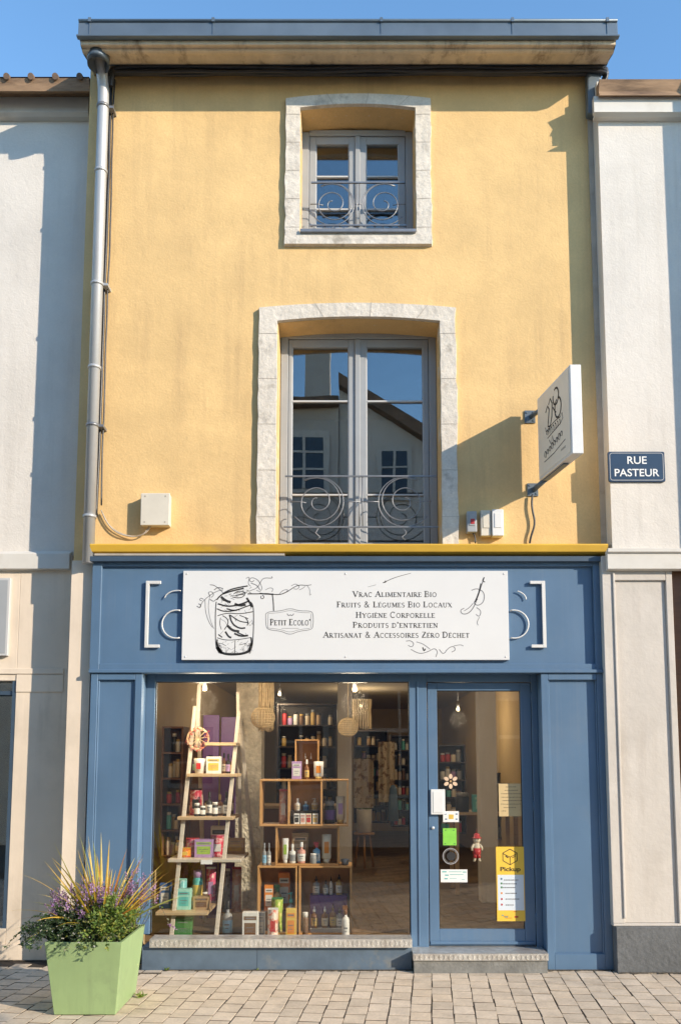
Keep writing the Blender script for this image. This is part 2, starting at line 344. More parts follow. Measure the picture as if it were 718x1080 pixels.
def text_width(t, h, small):
    w_ = 0
    for ch in t:
        up = ch.upper(); base = {'É': 'E', 'È': 'E'}.get(up, up)
        s = h if (ch.isupper() or not ch.isalpha()) else h * small
        w_ += (.34 if ch == ' ' else SER[base][0] + .10) * s
    return w_
def serif(mb, t, cx, z, h, y, small=.80, width=None, mi=0, bold=1.0):
    W0 = text_width(t, h, small); kx = 1 if width is None else width / W0
    x = cx - W0 * kx / 2
    for ch in t:
        if ch == ' ': x += .34 * h * kx; continue
        up = ch.upper(); base = {'É': 'E', 'È': 'E'}.get(up, up)
        s = h if (ch.isupper() or not ch.isalpha()) else h * small
        wd, st, sr = SER[base]
        for i, (tk, pts) in enumerate(st):
            mb.ribbon([(x + p[0] * s * kx, z + p[1] * s) for p in pts], tk * s * bold, y, mi, t=.0006 + i * .00012)
        for p in sr:
            c = x + p[0] * s * kx; zz = z + p[1] * s + (.03 * s if p[1] < .5 else -.03 * s)
            mb.ribbon([(c - .13 * s * kx, zz), (c + .13 * s * kx, zz)], .06 * s * bold, y, mi, t=.0015)
        if up in 'ÉÈ':
            dx = .12 if up == 'É' else -.12
            mb.ribbon([(x + .32 * s * kx, z + 1.1 * s), (x + (.32 + dx) * s * kx, z + 1.28 * s)], .08 * s, y, mi)
        x += (wd + .10) * s * kx
def sans(text, cx, cz, y, h, width, m, parent, name='lettering', bold=.0, rot=None, extr=.001):
    "upright sans letters from the built-in font, fitted into width x cap height h, centred"
    cu = bpy.data.curves.new(name, 'FONT'); cu.body = text; cu.align_x = 'CENTER'; cu.size = 1; cu.extrude = 0; cu.offset = bold
    to = bpy.data.objects.new(name, cu)
    COL.objects.link(to)
    dg = bpy.context.evaluated_depsgraph_get()
    me = bpy.data.meshes.new_from_object(to.evaluated_get(dg))
    bpy.data.objects.remove(to)
    xs = [v.co.x for v in me.vertices]; zs = [v.co.y for v in me.vertices]
    kx = width / (max(xs) - min(xs)); kz = h / (max(zs) - min(zs)); mx = (max(xs) + min(xs)) / 2; mz = (max(zs) + min(zs)) / 2
    off = origin(parent)
    for v in me.vertices:
        p = Vector(((v.co.x - mx) * kx, 0, (v.co.y - mz) * kz))
        if rot: p = rot @ p
        v.co = Vector((cx, y, cz)) + p - off
    me.materials.clear(); me.materials.append(m)
    o = bpy.data.objects.new(name, me); COL.objects.link(o); o.parent = parent
    return o

# ------------------------------------------------------------------ ground
gm = mat('mortar_and_asphalt', (.045, .033, .024), .95, var=.25, vs=12, bump=.5, bs=60, bd=.01)
g = MB(); g.add([(-200, -200, -.003), (200, -200, -.003), (200, 200, -.003), (-200, 200, -.003)], [(0, 1, 2, 3)])
tag(g.build('ground', gm, auto=False), kind='structure')
pm = []
for i, c in enumerate([(.58, .475, .36), (.55, .45, .34), (.61, .505, .39), (.51, .42, .32), (.57, .46, .34)]):
    pm.append(mat('paver_%d' % i, c, .88, var=.13, vs=7, bump=.45, bs=60, bd=.005, fine=.09, c2=(.27, .22, .17), c2s=3.0, c2t=(.58, .8)))
pv = MB()
ang = R(5.6); ca, sa = math.cos(ang), math.sin(ang)
cw, cl = .138, .182
rng = random.Random(3)
for i in range(-40, 41):
    off = (i % 2) * cl * .5 + rng.uniform(-.02, .02)
    wj = 0
    for j in range(-26, 6):
        x0, y0 = i * cw + rng.uniform(-.003, .003), j * cl + off
        hx, hy = cw / 2 - .004, cl / 2 - .0085
        if rng.random() < .06 and (i + j) % 3 == 0: hy *= 1.0
        zt = rng.uniform(-.001, .001); tx, ty = rng.uniform(-.005, .005), rng.uniform(-.004, .004); rz = rng.uniform(-.012, .012)
        cx_, cy_ = x0 * ca + y0 * sa + .31, -x0 * sa + y0 * ca
        if cy_ > .05 or cy_ < -4.6: continue
        ring = []
        for (ins, zz) in ((0, -.03), (0, -.0012), (.0012, 0)):
            for sx, sy in ((-1, -1), (1, -1), (1, 1), (-1, 1)):
                # clipped corners, tumbled edge
                lx, ly = sx * (hx - ins), sy * (hy - ins)
                rx = lx * math.cos(ang - rz) + ly * math.sin(ang - rz); ry = -lx * math.sin(ang - rz) + ly * math.cos(ang - rz)
                ring.append((cx_ + rx + rng.uniform(-.003, .003), cy_ + ry + rng.uniform(-.0018, .0018), zt + zz + lx * tx + ly * ty))
        fs = [(8, 9, 10, 11)]
        for l in (0, 4):
            for q in range(4): fs.append((l + q, l + (q + 1) % 4, l + 4 + (q + 1) % 4, l + 4 + q))
        pv.add(ring, fs, rng.choice([0, 0, 1, 1, 2, 3, 4]))
tag(pv.build('pavement', pm), kind='structure')
rm = mat('asphalt', (.05, .05, .05), .95, var=.2, vs=8, bump=.4, bs=80, bd=.006)
rd = MB(); rd.box(-60, 60, -9.0, -5.0, -.4, .001); tag(rd.build('road', rm), kind='structure')

# ------------------------------------------------------------------ yellow house
XL, XR = WX(88, 300), WX(628, 330)           # party lines of the ochre front
XR = (WX(617, 90) + WX(637, 575)) / 2
YLEFT, YRIGHT = .27, -.16                      # planes of the two neighbours
Z_TOP = WZ(60)
Z_LEDGE = WZ(574, -.14)
yh = thing('yellow_house', (0, 0, 0), 'three storey ochre rendered house with a blue shop on its ground floor', 'house')

def arch(xl, xr, zs, zc, n=10):
    return [(xl + (xr - xl) * i / n, zs + (zc - zs) * (1 - (2 * i / n - 1) ** 2)) for i in range(n + 1)]
# openings: inner left, right, bottom, spring, crown
op_s = dict(xl=WX(317, 180), xr=WX(437.5, 180), z0=WZ(247), zs=WZ(117), zc=WZ(113))
op_b = dict(xl=WX(292.5, 450), xr=WX(464, 450), z0=WZ(600), zs=WZ(341), zc=WZ(336.5))
wall = MB(); TH_W = .42
xs = [XL, op_b['xl'], op_s['xl'], op_s['xr'], op_b['xr'], XR]
def wb(x0, x1, z0, z1): wall.box(x0, x1, 0, TH_W, z0, z1)
ZW0 = WZ(592)                                   # wall starts behind the fascia
wb(XL, op_b['xl'], ZW0, Z_TOP); wb(op_b['xr'], XR, ZW0, Z_TOP)
wb(op_b['xl'], op_b['xr'], op_b['zc'], op_s['z0'])
wb(op_b['xl'], op_s['xl'], op_s['z0'], Z_TOP); wb(op_s['xr'], op_b['xr'], op_s['z0'], Z_TOP)
wb(op_s['xl'], op_s['xr'], op_s['zc'], Z_TOP)
wb(op_b['xl'], op_b['xr'], ZW0, Z_LEDGE - .04)
for o in (op_s, op_b):
    a = arch(o['xl'], o['xr'], o['zs'], o['zc'])
    m_ = len(a) // 2
    wall.prism([(o['xl'], o['zc'])] + a[:m_ + 1], .001, TH_W); wall.prism(a[m_:] + [(o['xr'], o['zc'])], .001, TH_W)
wall.build('wall', M['ochre'], yh)
for a_ in ((XL, WX(97, 700), -.035), (WX(634, 800), XR, 0)):
    gw = MB(); gw.box(a_[0], a_[1], a_[2], .3, 0, ZW0 - .002); gw.build('masonry_pier', M['beige_wall'], yh)

def surround(o, xl, xr, zb, zt_s, zt_c, closed):
    "irregular limestone band, 35 mm proud of the render"
    outer, inner = [], []
    def seg(p0, p1, q0, q1, n, j):
        for i in range(n):
            t = i / n
            x, z = p0[0] + (p1[0] - p0[0]) * t, p0[1] + (p1[1] - p0[1]) * t
            jx = (mnoise.noise(Vector((x * 9, 3.1, z * 9))) + .5 * mnoise.noise(Vector((x * 30, 3.1, z * 30)))) * j
            outer.append((x + jx * (1 if p0[0] == p1[0] else 0), z + jx * (0 if p0[0] == p1[0] else 1)))
            xi, zi = q0[0] + (q1[0] - q0[0]) * t, q0[1] + (q1[1] - q0[1]) * t
            ji = mnoise.noise(Vector((xi * 22, 7.7, zi * 22))) * j * .5
            inner.append((xi + (ji if q0[0] == q1[0] else 0), zi))
    zin = o['z0'] if closed else zb
    seg((xl, zb), (xl, zt_s), (o['xl'], zin), (o['xl'], o['zs']), 26, .012)
    oa = arch(xl, xr, zt_s, zt_c, 14); ia = arch(o['xl'], o['xr'], o['zs'], o['zc'], 14)
    for a, b in zip(oa, ia): outer.append(a); inner.append(b)
    seg((xr, zt_s), (xr, zb), (o['xr'], o['zs']), (o['xr'], zin), 26, .012)
    outer.append((xr, zb)); inner.append((o['xr'], zin))
    if closed:
        for i in range(1, 8):
            outer.append((xr + (xl - xr) * i / 8, zb)); inner.append((o['xr'] + (o['xl'] - o['xr']) * i / 8, zin))
    n = len(outer); mb = MB(); y0, y1, yb = -.038, .002, .10
    vs = []
    for (x, z), (xi, zi) in zip(outer, inner):
        # a worn arris: the face is pulled in slightly from both edges
        vs += [(x, y1, z), (x + (xi - x) * .05, y0, z + (zi - z) * .05), (xi + (x - xi) * .04, y0 + .002, zi + (z - zi) * .04), (xi, yb, zi)]
    rngn = range(n if closed else n - 1)
    fs = []
    for i in rngn:
        a, b = i * 4, ((i + 1) % n) * 4
        for q in range(3): fs.append((a + q, b + q, b + q + 1, a + q + 1))
    mb.add(vs, fs)
    for (i0, i1, st_) in ((0, 26, 5), (26 + 15, 26 + 15 + 26, 5), (27, 41, 4)):
        for i in range(i0 + 3, i1 - 1, st_):
            (x, z), (xi, zi) = outer[i], inner[i]
            zi = z if i1 != 41 else zi; p, q_ = Vector((x, z)), Vector((xi, zi)); mb.ribbon([(p.x, p.y), ((p.x + q_.x) / 2, (p.y + q_.y) / 2 + .002), (q_.x, q_.y)], .0035, y0 + .003, 1, t=.0045)
    return mb
sur = surround(op_s, WX(300.5, 180), WX(454.5, 180), WZ(260.5), WZ(106.5), WZ(101.5), True).build('window_surround', [M['stone'], M['ledge']], yh)
sur2 = surround(op_b, WX(271.5, 450), WX(482, 450), WZ(576), WZ(326), WZ(321), False).build('window_surround', [M['stone'], M['ledge']], yh)
s_ = MB(); s_.box(op_s['xl'] + .002, op_s['xr'] - .002, -.06, .2, WZ(249), WZ(245.5)); s_.build('sill', M['iron'], sur, bevel=.003)

YW = .24                                        # window plane
def casement(cx0, cx1, cz0, cz1, panes, bars, name='window'):
    "frame mesh with two leaves; panes: list of (x0,x1,z0,z1)"
    f = MB()
    px0, px1 = panes[0][0], panes[1][1]; zb, zt = panes[0][2], panes[0][3]
    fo = .045
    f.box(cx0 - .02, cx0 + fo, YW, YW + .08, cz0, cz1); f.box(cx1 - fo, cx1 + .02, YW, YW + .08, cz0, cz1)
    f.box(cx0 + fo, cx1 - fo, YW, YW + .08, cz1 - fo * .8, cz1 + .02)
    f.box(cx0 + fo, cx1 - fo, YW, YW + .08, cz0 - .02, cz0 + .03)
    fr = f.build(name, M['frame_grey'], yh, bevel=.004)
    for k, (a, b, z0, z1) in enumerate(panes):
        x0 = cx0 + fo + .004 if k == 0 else (px0 + 0) and (panes[0][1] + panes[1][0]) / 2 + .003
        x1 = (panes[0][1] + panes[1][0]) / 2 - .003 if k == 0 else cx1 - fo - .004
        l = MB(); y0, y1 = YW + .012, YW + .062
        zt_ = cz1 - fo * .8 - .004; zb_ = cz0 + .034
        l.box(x0, a, y0, y1, zb_, zt_); l.box(b, x1, y0, y1, zb_, zt_)
        l.box(a, b, y0 + .001, y1 - .001, z1, zt_); l.box(a, b, y0 + .001, y1 - .001, zb_, z0)
        lf = l.build('casement_leaf', M['frame_grey'], fr, bevel=.003)
        bd = MB()
        t = .007
        bd.box(a, a + t, y0 + .012, y0 + .03, z0, z1); bd.box(b - t, b, y0 + .012, y0 + .03, z0, z1)
        for zz in bars: bd.box(a + t, b - t, y0 + .008, y0 + .032, zz - .007, zz + .007)
        bd.build('glazing_bar', M['frame_white'], fr)
        p = MB(); p.box(a, b, YW + .040, YW + .046, z0, z1); p.build('pane', M['glass'], fr)
    ov = MB(); mxx = (panes[0][1] + panes[1][0]) / 2
    ov.box(mxx - .022, mxx + .022, YW - .004, YW + .0115, cz0 + .036, cz1 - fo * .8 - .006); ov.build('astragal', M['frame_grey'], fr, bevel=.004)
    return fr
z = lambda v: WZ(v, YW)
ws = casement(WX(320.5, 190, YW), WX(433, 190, YW), z(243), z(139), [(WX(333, 190, YW), WX(368, 190, YW), z(240), z(151)), (WX(386, 190, YW), WX(420.5, 190, YW), z(240), z(151))], [z(184.5), z(219)])
wl = casement(WX(298, 450, YW), WX(458, 450, YW), z(580), z(353), [(WX(307.5, 450, YW), WX(367.5, 450, YW), z(572), z(365.5)), (WX(386.5, 450, YW), WX(446.7, 450, YW), z(572), z(365.5))], [z(422), z(521)])
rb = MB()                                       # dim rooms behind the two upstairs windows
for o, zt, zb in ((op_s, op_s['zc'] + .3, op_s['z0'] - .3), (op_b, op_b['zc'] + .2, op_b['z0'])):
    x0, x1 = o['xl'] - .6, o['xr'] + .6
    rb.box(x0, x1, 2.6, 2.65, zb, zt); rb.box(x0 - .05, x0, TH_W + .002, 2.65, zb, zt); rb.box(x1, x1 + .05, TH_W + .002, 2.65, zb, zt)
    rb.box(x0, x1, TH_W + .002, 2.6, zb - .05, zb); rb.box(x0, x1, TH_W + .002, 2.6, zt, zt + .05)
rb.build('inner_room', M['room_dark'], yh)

def spiral(cx, cz, y, r0, r1, a0, turns, n=40, sx=1):
    return [(cx + sx * (r0 + (r1 - r0) * i / n) * math.cos(R(a0) + 2 * math.pi * turns * i / n), y, cz + (r0 + (r1 - r0) * i / n) * math.sin(R(a0) + 2 * math.pi * turns * i / n)) for i in range(n + 1)]
def railing(u0, u1, vt, vb, cu, cv, ru, v_, yr):
    b = MB(); x0, x1 = WX(u0, v_, yr), WX(u1, v_, yr); zt, zb = WZ(vt, yr), WZ(vb, yr); mx = (x0 + x1) / 2
    b.box(x0, x1, yr - .012, yr + .004, zt - .006, zt + .006); b.box(x0 - .01, x1 + .01, yr - .010, yr + .003, zb - .006, zb + .006)
    o = b.build('balcony_railing', M['iron'], yh)
    for sx in (1, -1):
        c = MB(); cx = mx + sx * abs(WX(cu, v_, yr) - mx); cz = WZ(cv, yr); r = PX(ru, yr); rr = .0048
        hh = (zt - zb) / 2 - .004; zc = (zt + zb) / 2
        # big C scroll that curls in to a volute, ends in a tail towards the centre
        c.tube([(cx + sx * .0 + -sx * r * 1.38 * math.cos(R(a)) * -1, yr, zc + hh * math.sin(R(a))) for a in range(60, 331, 12)], rr, 6)
        c.tube(spiral(cx - sx * .01, zc, yr - .004, hh * .99, r * .20, 60, 2.05, 52, sx), rr, 6)
        c.tube([(cx + sx * r * 1.35, yr, zc), (cx + sx * r * .9, yr, zc + .002), (cx + sx * r * .55, yr, zc - .01)], rr * .9, 6)
        c.tube([(mx + sx * .012, yr, zt), (mx + sx * .014, yr, zb)], rr, 6)
        c.tube([(mx, yr, zc), (cx - sx * hh, yr, zc)], rr, 6)
        c.tube([(cx - sx * .02, yr, zb), (cx + sx * .01, yr, zb - .05), (cx - sx * .03, yr, zb - .085), (cx, yr, zb - .11)], rr * .9, 6)
        c.build('scroll', M['iron'], o)
railing(300.5, 460.5, 502.5, 556, 334, 529, 21, 530, .06)
railing(328, 427, 193, 238, 350, 216, 18, 216, .07)

# cornice, gutter
cor = MB()
YC = -.42
zc1, zc0 = WZ(42, YC), WZ(72)
z2 = max(zc1 - .02, zc0)
XLC, XRC = WX(84, 40, YC), WX(650, 40, YC)
prof = [(.3, zc0)] + [(0 - .0, zc0), (-.02, zc0), (-.025, zc0 + .02), (-.045, zc0 + .03)]
# cavetto sweeping forward, then a small flat and the fascia
for i in range(1, 8):
    a = i / 8 * math.pi / 2
    prof.append((-.045 - .27 * (1 - math.cos(a)), zc0 + .03 + (zc1 - zc0 - .055) * math.sin(a) * .9))
prof += [(-.325, zc1 - .035), (-.345, zc1 - .03), (-.352, zc1 - .012), (-.375, zc1 - .006), (-.378, zc1 - .018), (YC + .028, zc1 - .016), (YC + .03, zc1 - .008), (YC + .03, zc1 + .05), (.3, zc1 + .05)]
cor.extr(prof, XLC, XRC)
cor.build('cornice', M['cornice'], yh)
gt = MB()
za, zb = WZ(38.5, YC - .01), WZ(21, YC)
gt.box(XLC - .012, XRC + .01, YC, YC + .3, za + .012, zb - .02)
gt.box(XLC - .02, XRC + .018, YC - .022, YC + .02, za - .004, za + .0118)
gt.tube([(XLC - .01, YC - .002, zb - .01), (XRC + .008, YC - .002, zb - .01)], .014, 8)
gu = gt.build('gutter', M['zinc'], yh, bevel=.002)
for u in (95, 225, 402, 540, 640):
    jn = MB(); x = WX(u, 30, YC); jn.box(x - .004, x + .004, YC - .006, YC - .001, za + .013, zb - .025); jn.box(x - .012, x + .012, YC - .018, YC + .02, zb - .028, zb + .008)
    jn.build('gutter_clip', M['zinc'], gu)
rf = MB(); rf.add([(XLC, YC + .28, zb - .03), (XRC, YC + .28, zb - .03), (XRC, 4, zb + 1.0), (XLC, 4, zb + 1.0)], [(0, 1, 2, 3)])
rf.add([(XLC, YC + .28, zb - .09), (XRC, YC + .28, zb - .09), (XRC, 4, zb + .94), (XLC, 4, zb + .94)], [(3, 2, 1, 0)]); rf.build('roof', M['tile'], yh)
# side and back walls (what one sees stepping aside)
sd = MB(); sd.box(XL, XL + .2, TH_W + .001, 12, 3.2, Z_TOP); sd.box(XR - .2, XR, TH_W + .001, 12, 3.2, Z_TOP); sd.box(XL, XR, 11.8, 12, 0, Z_TOP - .01); sd.build('side_wall', M['ochre'], yh)

# downpipe
def px_pt(u, v, y): return (WX(u, v, y), y, WZ(v, y))
xp = (WX(107, 100, -.1) + WX(97, 560, -.1)) / 2
dp = MB(); rp = PX(6.2, -.1)
zt = WZ(60, -.2)
dp.tube([(xp, -.28, zc1 + .0), (xp, -.28, zt + .03), (xp, -.16, zt - .12), (xp, -.11, zt - .22), (xp, -.1, WZ(112, -.1)), (xp, -.1, Z_LEDGE - .15)], [rp * 1.0] * 6, 16)
dpo = dp.build('downpipe', M['pipe'], yh)
hp = MB(); hp.lathe(xp, -.27, [(rp * 1.1, zt - .01), (rp * 1.35, zt + .06), (rp * 1.9, zc1 - .10), (rp * 2.0, zc1 - .01)], 18); hp.build('hopper', M['zinc'], dpo)
for v in (113, 181, 300, 388, 449, 545):
    c = MB(); zz = WZ(v, -.1); c.lathe(xp, -.1, [(rp * 1.0, zz - .012), (rp * 1.16, zz - .012), (rp * 1.16, zz + .012), (rp * 1.0, zz + .012)], 18)
    if v in (113, 300, 449): c.box(xp + rp * .9, xp + rp * 1.9, -.105, -.0, zz - .01, zz + .01)
    c.build('pipe_collar', M['iron'] if v in (113, 449) else M['pipe'], dpo)
# strip on the right party line
st = MB(); st.box(XR - .012, XR + .03, -.02, .0, WZ(585), WZ(84)); st.build('corner_strip', M['ledge'], yh)
hd = MB(); hd.prism([(XR - .035, WZ(128)), (XR + .04, WZ(130)), (XR + .10, WZ(84)), (XR + .09, WZ(76)), (XR - .03, WZ(76))], -.10, -.021); hd.build('lead_flashing', M['zinc'], yh, bevel=.012, seg=2)

# yellow ledge and the dark cap under it
le = MB(); x0, x1 = WX(95, 578, -.14), WX(641, 578, -.14)
zl1, zl0 = WZ(573.5, -.14), WZ(583, -.14)
le.extr([(0.01, zl1 + .03), (-.14, zl1), (-.145, zl1 - .01), (-.13, zl0 + .012), (-.10, zl0), (.01, zl0)], x0, x1)
lo = le.build('ledge', M['yellow'], yh, bevel=.002)
l2 = MB(); l2.box(WX(100, 586, -.12), WX(300, 586, -.12), -.125, .0, WZ(586, -.12), zl0 - .002); l2.build('lead_strip', M['ledge'], lo)

# ------------------------------------------------------------------ shop front (part of the yellow house)
YF = -.10
sx0, sx1 = WX(96.5, 640, YF), WX(634.5, 640, YF)
fb = MB()
zf1, zf0 = WZ(590, YF), WZ(708, YF)
pt, pb = WZ(597, YF), WZ(700, YF)
pl, pr = WX(106.5, 640, YF), WX(626, 640, YF)
fb.box(sx0, sx1, YF + .03, .05, zf0, zf1)                         # recessed field
fb.box(sx0, pl, YF, YF + .0295, zf0, zf1); fb.box(pr, sx1, YF, YF + .0295, zf0, zf1)
fb.box(pl, pr, YF + .001, YF + .0295, pt, zf1); fb.box(pl, pr, YF + .001, YF + .0295, zf0, pb)
fas = fb.build('fascia', M['blue'], yh, bevel=.003)
fc = MB(); fc.box(sx0 - .012, sx1 + .014, YF - .04, .0, WZ(592, -.14), WZ(586.5, -.14)); fc.box(sx0 - .004, sx1 + .004, YF - .018, -.001, zf1 + .001, WZ(592, -.14) - .001)
fc.build('fascia_cap', M['blue_dark'], fas, bevel=.003)
dr = MB(); dr.box(sx0, sx1, YF - .02, 0, WZ(709.5, YF - .02), WZ(706, YF - .02)); dr.build('drip_moulding', M['blue'], fas, bevel=.003)

def pilaster(u0, u1, pu0, pu1, ztop, tilt=True):
    m = MB(); v_ = 860
    x0, x1, a, b = WX(u0, v_, YF), WX(u1, v_, YF), WX(pu0, v_, YF), WX(pu1, v_, YF)
    t, bt = WZ(717, YF), WZ(1006, YF)
    m.box(x0, x1, YF + .028, .05, 0, ztop); m.box(x0, a, YF, YF + .0275, 0, ztop); m.box(b, x1, YF, YF + .0275, 0, ztop)
    m.box(a, b, YF + .001, YF + .0275, t, ztop); m.box(a, b, YF + .001, YF + .0275, 0, bt)
    m.box(a, a + .012, YF + .012, YF + .027, bt, t); m.box(b - .012, b, YF + .012, YF + .027, bt, t)
    return m.build('pilaster', M['blue'], yh, bevel=.003)
ztp = WZ(710, YF)
pilaster(91.5, 146.5, 99, 139, ztp); pilaster(573.5, 641.5, 581, 633.5, ztp)
YG = .06
# reveals, head, mullion
rv = MB()
xlr = WX(146.5, 860, YF); xrr = WX(573.5, 860, YF)
rv.box(xlr - .03, xlr - .001, .051, YG + .10, 0, ztp); rv.box(xrr + .001, xrr + .03, .051, YG + .10, 0, ztp)
rv.box(xlr, xrr, YF + .04, YG + .12, WZ(709, 0), zf0 - .003 + .06)
xg0, xg1, zg0, zg1 = WX(161.5, 850, YG), WX(432, 850, YG), WZ(984, YG), WZ(719, YG)
YSILL = -.14; zsill = WZ(985.5, YG - .02)
rv.box(xlr, xg0, YG - .02, YG + .06, zsill, WZ(709, 0) - .001)
rv.box(xg0, xg1, YG - .02, YG + .06, zg1, WZ(709, 0) - .001)
xm0, xm1 = xg1, WX(450.5, 850, YG)
rv.box(xm0, xm1, YG - .025, YG + .10, .12, WZ(709, 0) - .0015)
rv.box(WX(562, 850, YG), xrr, YG - .02, YG + .08, .12, WZ(709, 0) - .001)
rv.box(xm1, WX(562, 850, YG), YG - .018, YG + .08, WZ(719.5, YG), WZ(709, 0) - .002)
rv.build('window_frame', M['blue'], yh, bevel=.003)
mu = MB(); xa = WX(441, 850, YG - .03); mu.box(xa - .006, xa + .006, YG - .034, YG - .0255, .16, zg1); mu.build('mullion_bead', M['blue'], yh, bevel=.002)
sw = MB(); sw.box(xg0, xg1, YG + .01, YG + .016, zg0, zg1); swo = sw.build('shop_window', M['shop_glass'], yh)
gs = MB(); t = .008
gs.box(xg0, xg0 + t, YG - .002, YG + .009, zg0, zg1); gs.box(xg1 - t, xg1, YG - .002, YG + .009, zg0, zg1); gs.box(xg0 + t, xg1 - t, YG - .002, YG + .009, zg1 - t, zg1)
gs.build('window_seal', M['black'], swo)

# chequer-plate window sill and stall riser
xs0, xs1 = WX(158, 990, YSILL), WX(434.5, 990, YSILL)
zs1 = zsill - .002; zsf0 = WZ(999.5, YSILL)
chm = mat('chequer_plate', (.66, .64, .60), .36, .6, var=.18, vs=16, c2=(.42, .37, .32), c2s=6, c2t=(.5, .75))
def chequer(x0, x1, yb, yf, zt, zb, name, par):
    m = MB(); m.box(x0, x1, yf, yb, zb, zt)
    n = int((x1 - x0) / .036)
    for i in range(n):
        cx = x0 + (i + .5) * (x1 - x0) / n
        for r in range(2):
            cz = zt - .018 - r * (zt - zb - .03) * .75; s = 1 if (i + r) % 2 else -1
            if cz - .014 < zb: continue
            m.add([(cx - .0155, yf - .0005, cz - s * .012 - .003), (cx - .0155, yf - .0005, cz - s * .012 + .003), (cx, yf - .0055, cz + .0045), (cx, yf - .0055, cz - .0045), (cx + .0155, yf - .0005, cz + s * .012 - .003), (cx + .0155, yf - .0005, cz + s * .012 + .003)],
                  [(0, 1, 2, 3), (3, 2, 5, 4)])
        for r in range(3):
            cy = yf + .03 + r * (yb - yf - .04) / 3; s = 1 if (i + r) % 2 else -1
            m.add([(cx - .015, cy - s * .012 - .003, zt + .0005), (cx - .015, cy - s * .012 + .003, zt + .0005), (cx, cy + .005, zt + .003), (cx, cy - .005, zt + .003), (cx + .015, cy + s * .012 - .003, zt + .0005), (cx + .015, cy + s * .012 + .003, zt + .0005)],
                  [(0, 3, 2, 1), (3, 4, 5, 2)])
    return m.build(name, chm, par)
chequer(xs0, xs1, YG - .021, YSILL, zs1, zsf0, 'window_sill', yh)
sr = MB(); sr.box(WX(150, 1010, YF), WX(434, 1010, YF), YF - .0, .1, 0, zsf0 - .002)
sr.box(WX(272, 1010, YF) - .003, WX(272, 1010, YF) + .003, YF - .003, YF - .0005, 0, zsf0 - .003)
sr.build('stall_riser', M['blue_base'], yh)
YS = -.21; zst = WZ(998.5, .04)
xt0, xt1 = WX(435.5, 1005, YS), WX(578, 1005, YS)
chequer(xt0, xt1, YG + .02, YS, zst, zst - .05, 'threshold', yh)
sb = MB(); sb.box(xt0 + .008, xt1 - .006, YS + .015, .05, 0, zst - .052); sb.build('door_step', M['concrete'], yh)

# door
YD = YG + .0
dx0, dx1, dz0, dz1 = WX(451.5, 850, YD), WX(561.5, 850, YD), zst + .006, WZ(719.8, YD)
px0_, px1_, pz0, pz1 = WX(461.5, 850, YD), WX(550.5, 850, YD), WZ(980, YD), WZ(728.5, YD)
d = MB(); d.box(dx0, px0_, YD - .01, YD + .045, dz0, dz1 - .004); d.box(px1_, dx1, YD - .01, YD + .045, dz0, dz1 - .004)
d.box(px0_, px1_, YD - .009, YD + .044, pz1, dz1 - .004); d.box(px0_, px1_, YD - .009, YD + .044, dz0, pz0)
d.box(dx0 + .004, dx1 - .004, YD - .022, YD - .0105, dz0 + .012, dz0 + .034)
door = d.build('door', M['blue'], yh, bevel=.003)
p = MB(); p.box(px0_, px1_, YD + .012, YD + .018, pz0, pz1); p.build('pane', M['shop_glass'], door)
s2 = MB(); t = .006
s2.box(px0_, px0_ + t, YD + .0, YD + .011, pz0, pz1); s2.box(px1_ - t, px1_, YD + .0, YD + .011, pz0, pz1); s2.box(px0_ + t, px1_ - t, YD + .0, YD + .011, pz1 - t, pz1); s2.build('door_seal', M['black'], door)
lk = MB(); cx, cz = WX(456, 873, YD), WZ(873, YD)
lk.lathe(cx, 0, [(.014, 0), (.014, .006), (.008, .012)], 14)
lk.v = [(v[0], YD - .0105 - v[2], cz + v[1]) for v in lk.v]; lk.build('lock', M['alu'], door)
for v in (735, 850, 968):
    hg = MB(); hg.tube([(dx1 + .004, YD - .014, WZ(v, YD) - .04), (dx1 + .004, YD - .014, WZ(v, YD) + .04)], .006, 8); hg.build('hinge', M['blue'], door)
for nm in ():
    pass
# white letter plate on the leaf edge is the intercom/handle guard
ip = MB(); ip.box(WX(454, 845, YD - .03), WX(469, 845, YD - .03), YD - .04, YD - .0105, WZ(859, YD - .03), WZ(832.5, YD - .03))
ipo = ip.build('letter_box', M['white_plastic'], door, bevel=.004, seg=2)
ip = MB(); ip.box(WX(456.5, 845, YD - .04), WX(467, 845, YD - .04), YD - .044, YD - .0405, WZ(857, YD - .04), WZ(835, YD - .04)); ip.build('flap', M['white_plastic'], ipo, bevel=.001)

# shop room
ZFL = zst - .006
ZCE = 2.78
rx0, rx1, ry1 = XL + .25, XR - .05, 11.6
fl = MB()
fm = []
for i, c in enumerate([(.20, .135, .075), (.17, .112, .06), (.23, .155, .09)]):
    fm.append(mat('oak_board_%d' % i, c, .5, var=.2, vs=4, stretch=(6, 1, 1), bump=.1, bs=30, bd=.002))
rg = random.Random(5)
fl.box(rx0, rx1, YG + .12, ry1, ZFL - .1, ZFL - .006, 0)
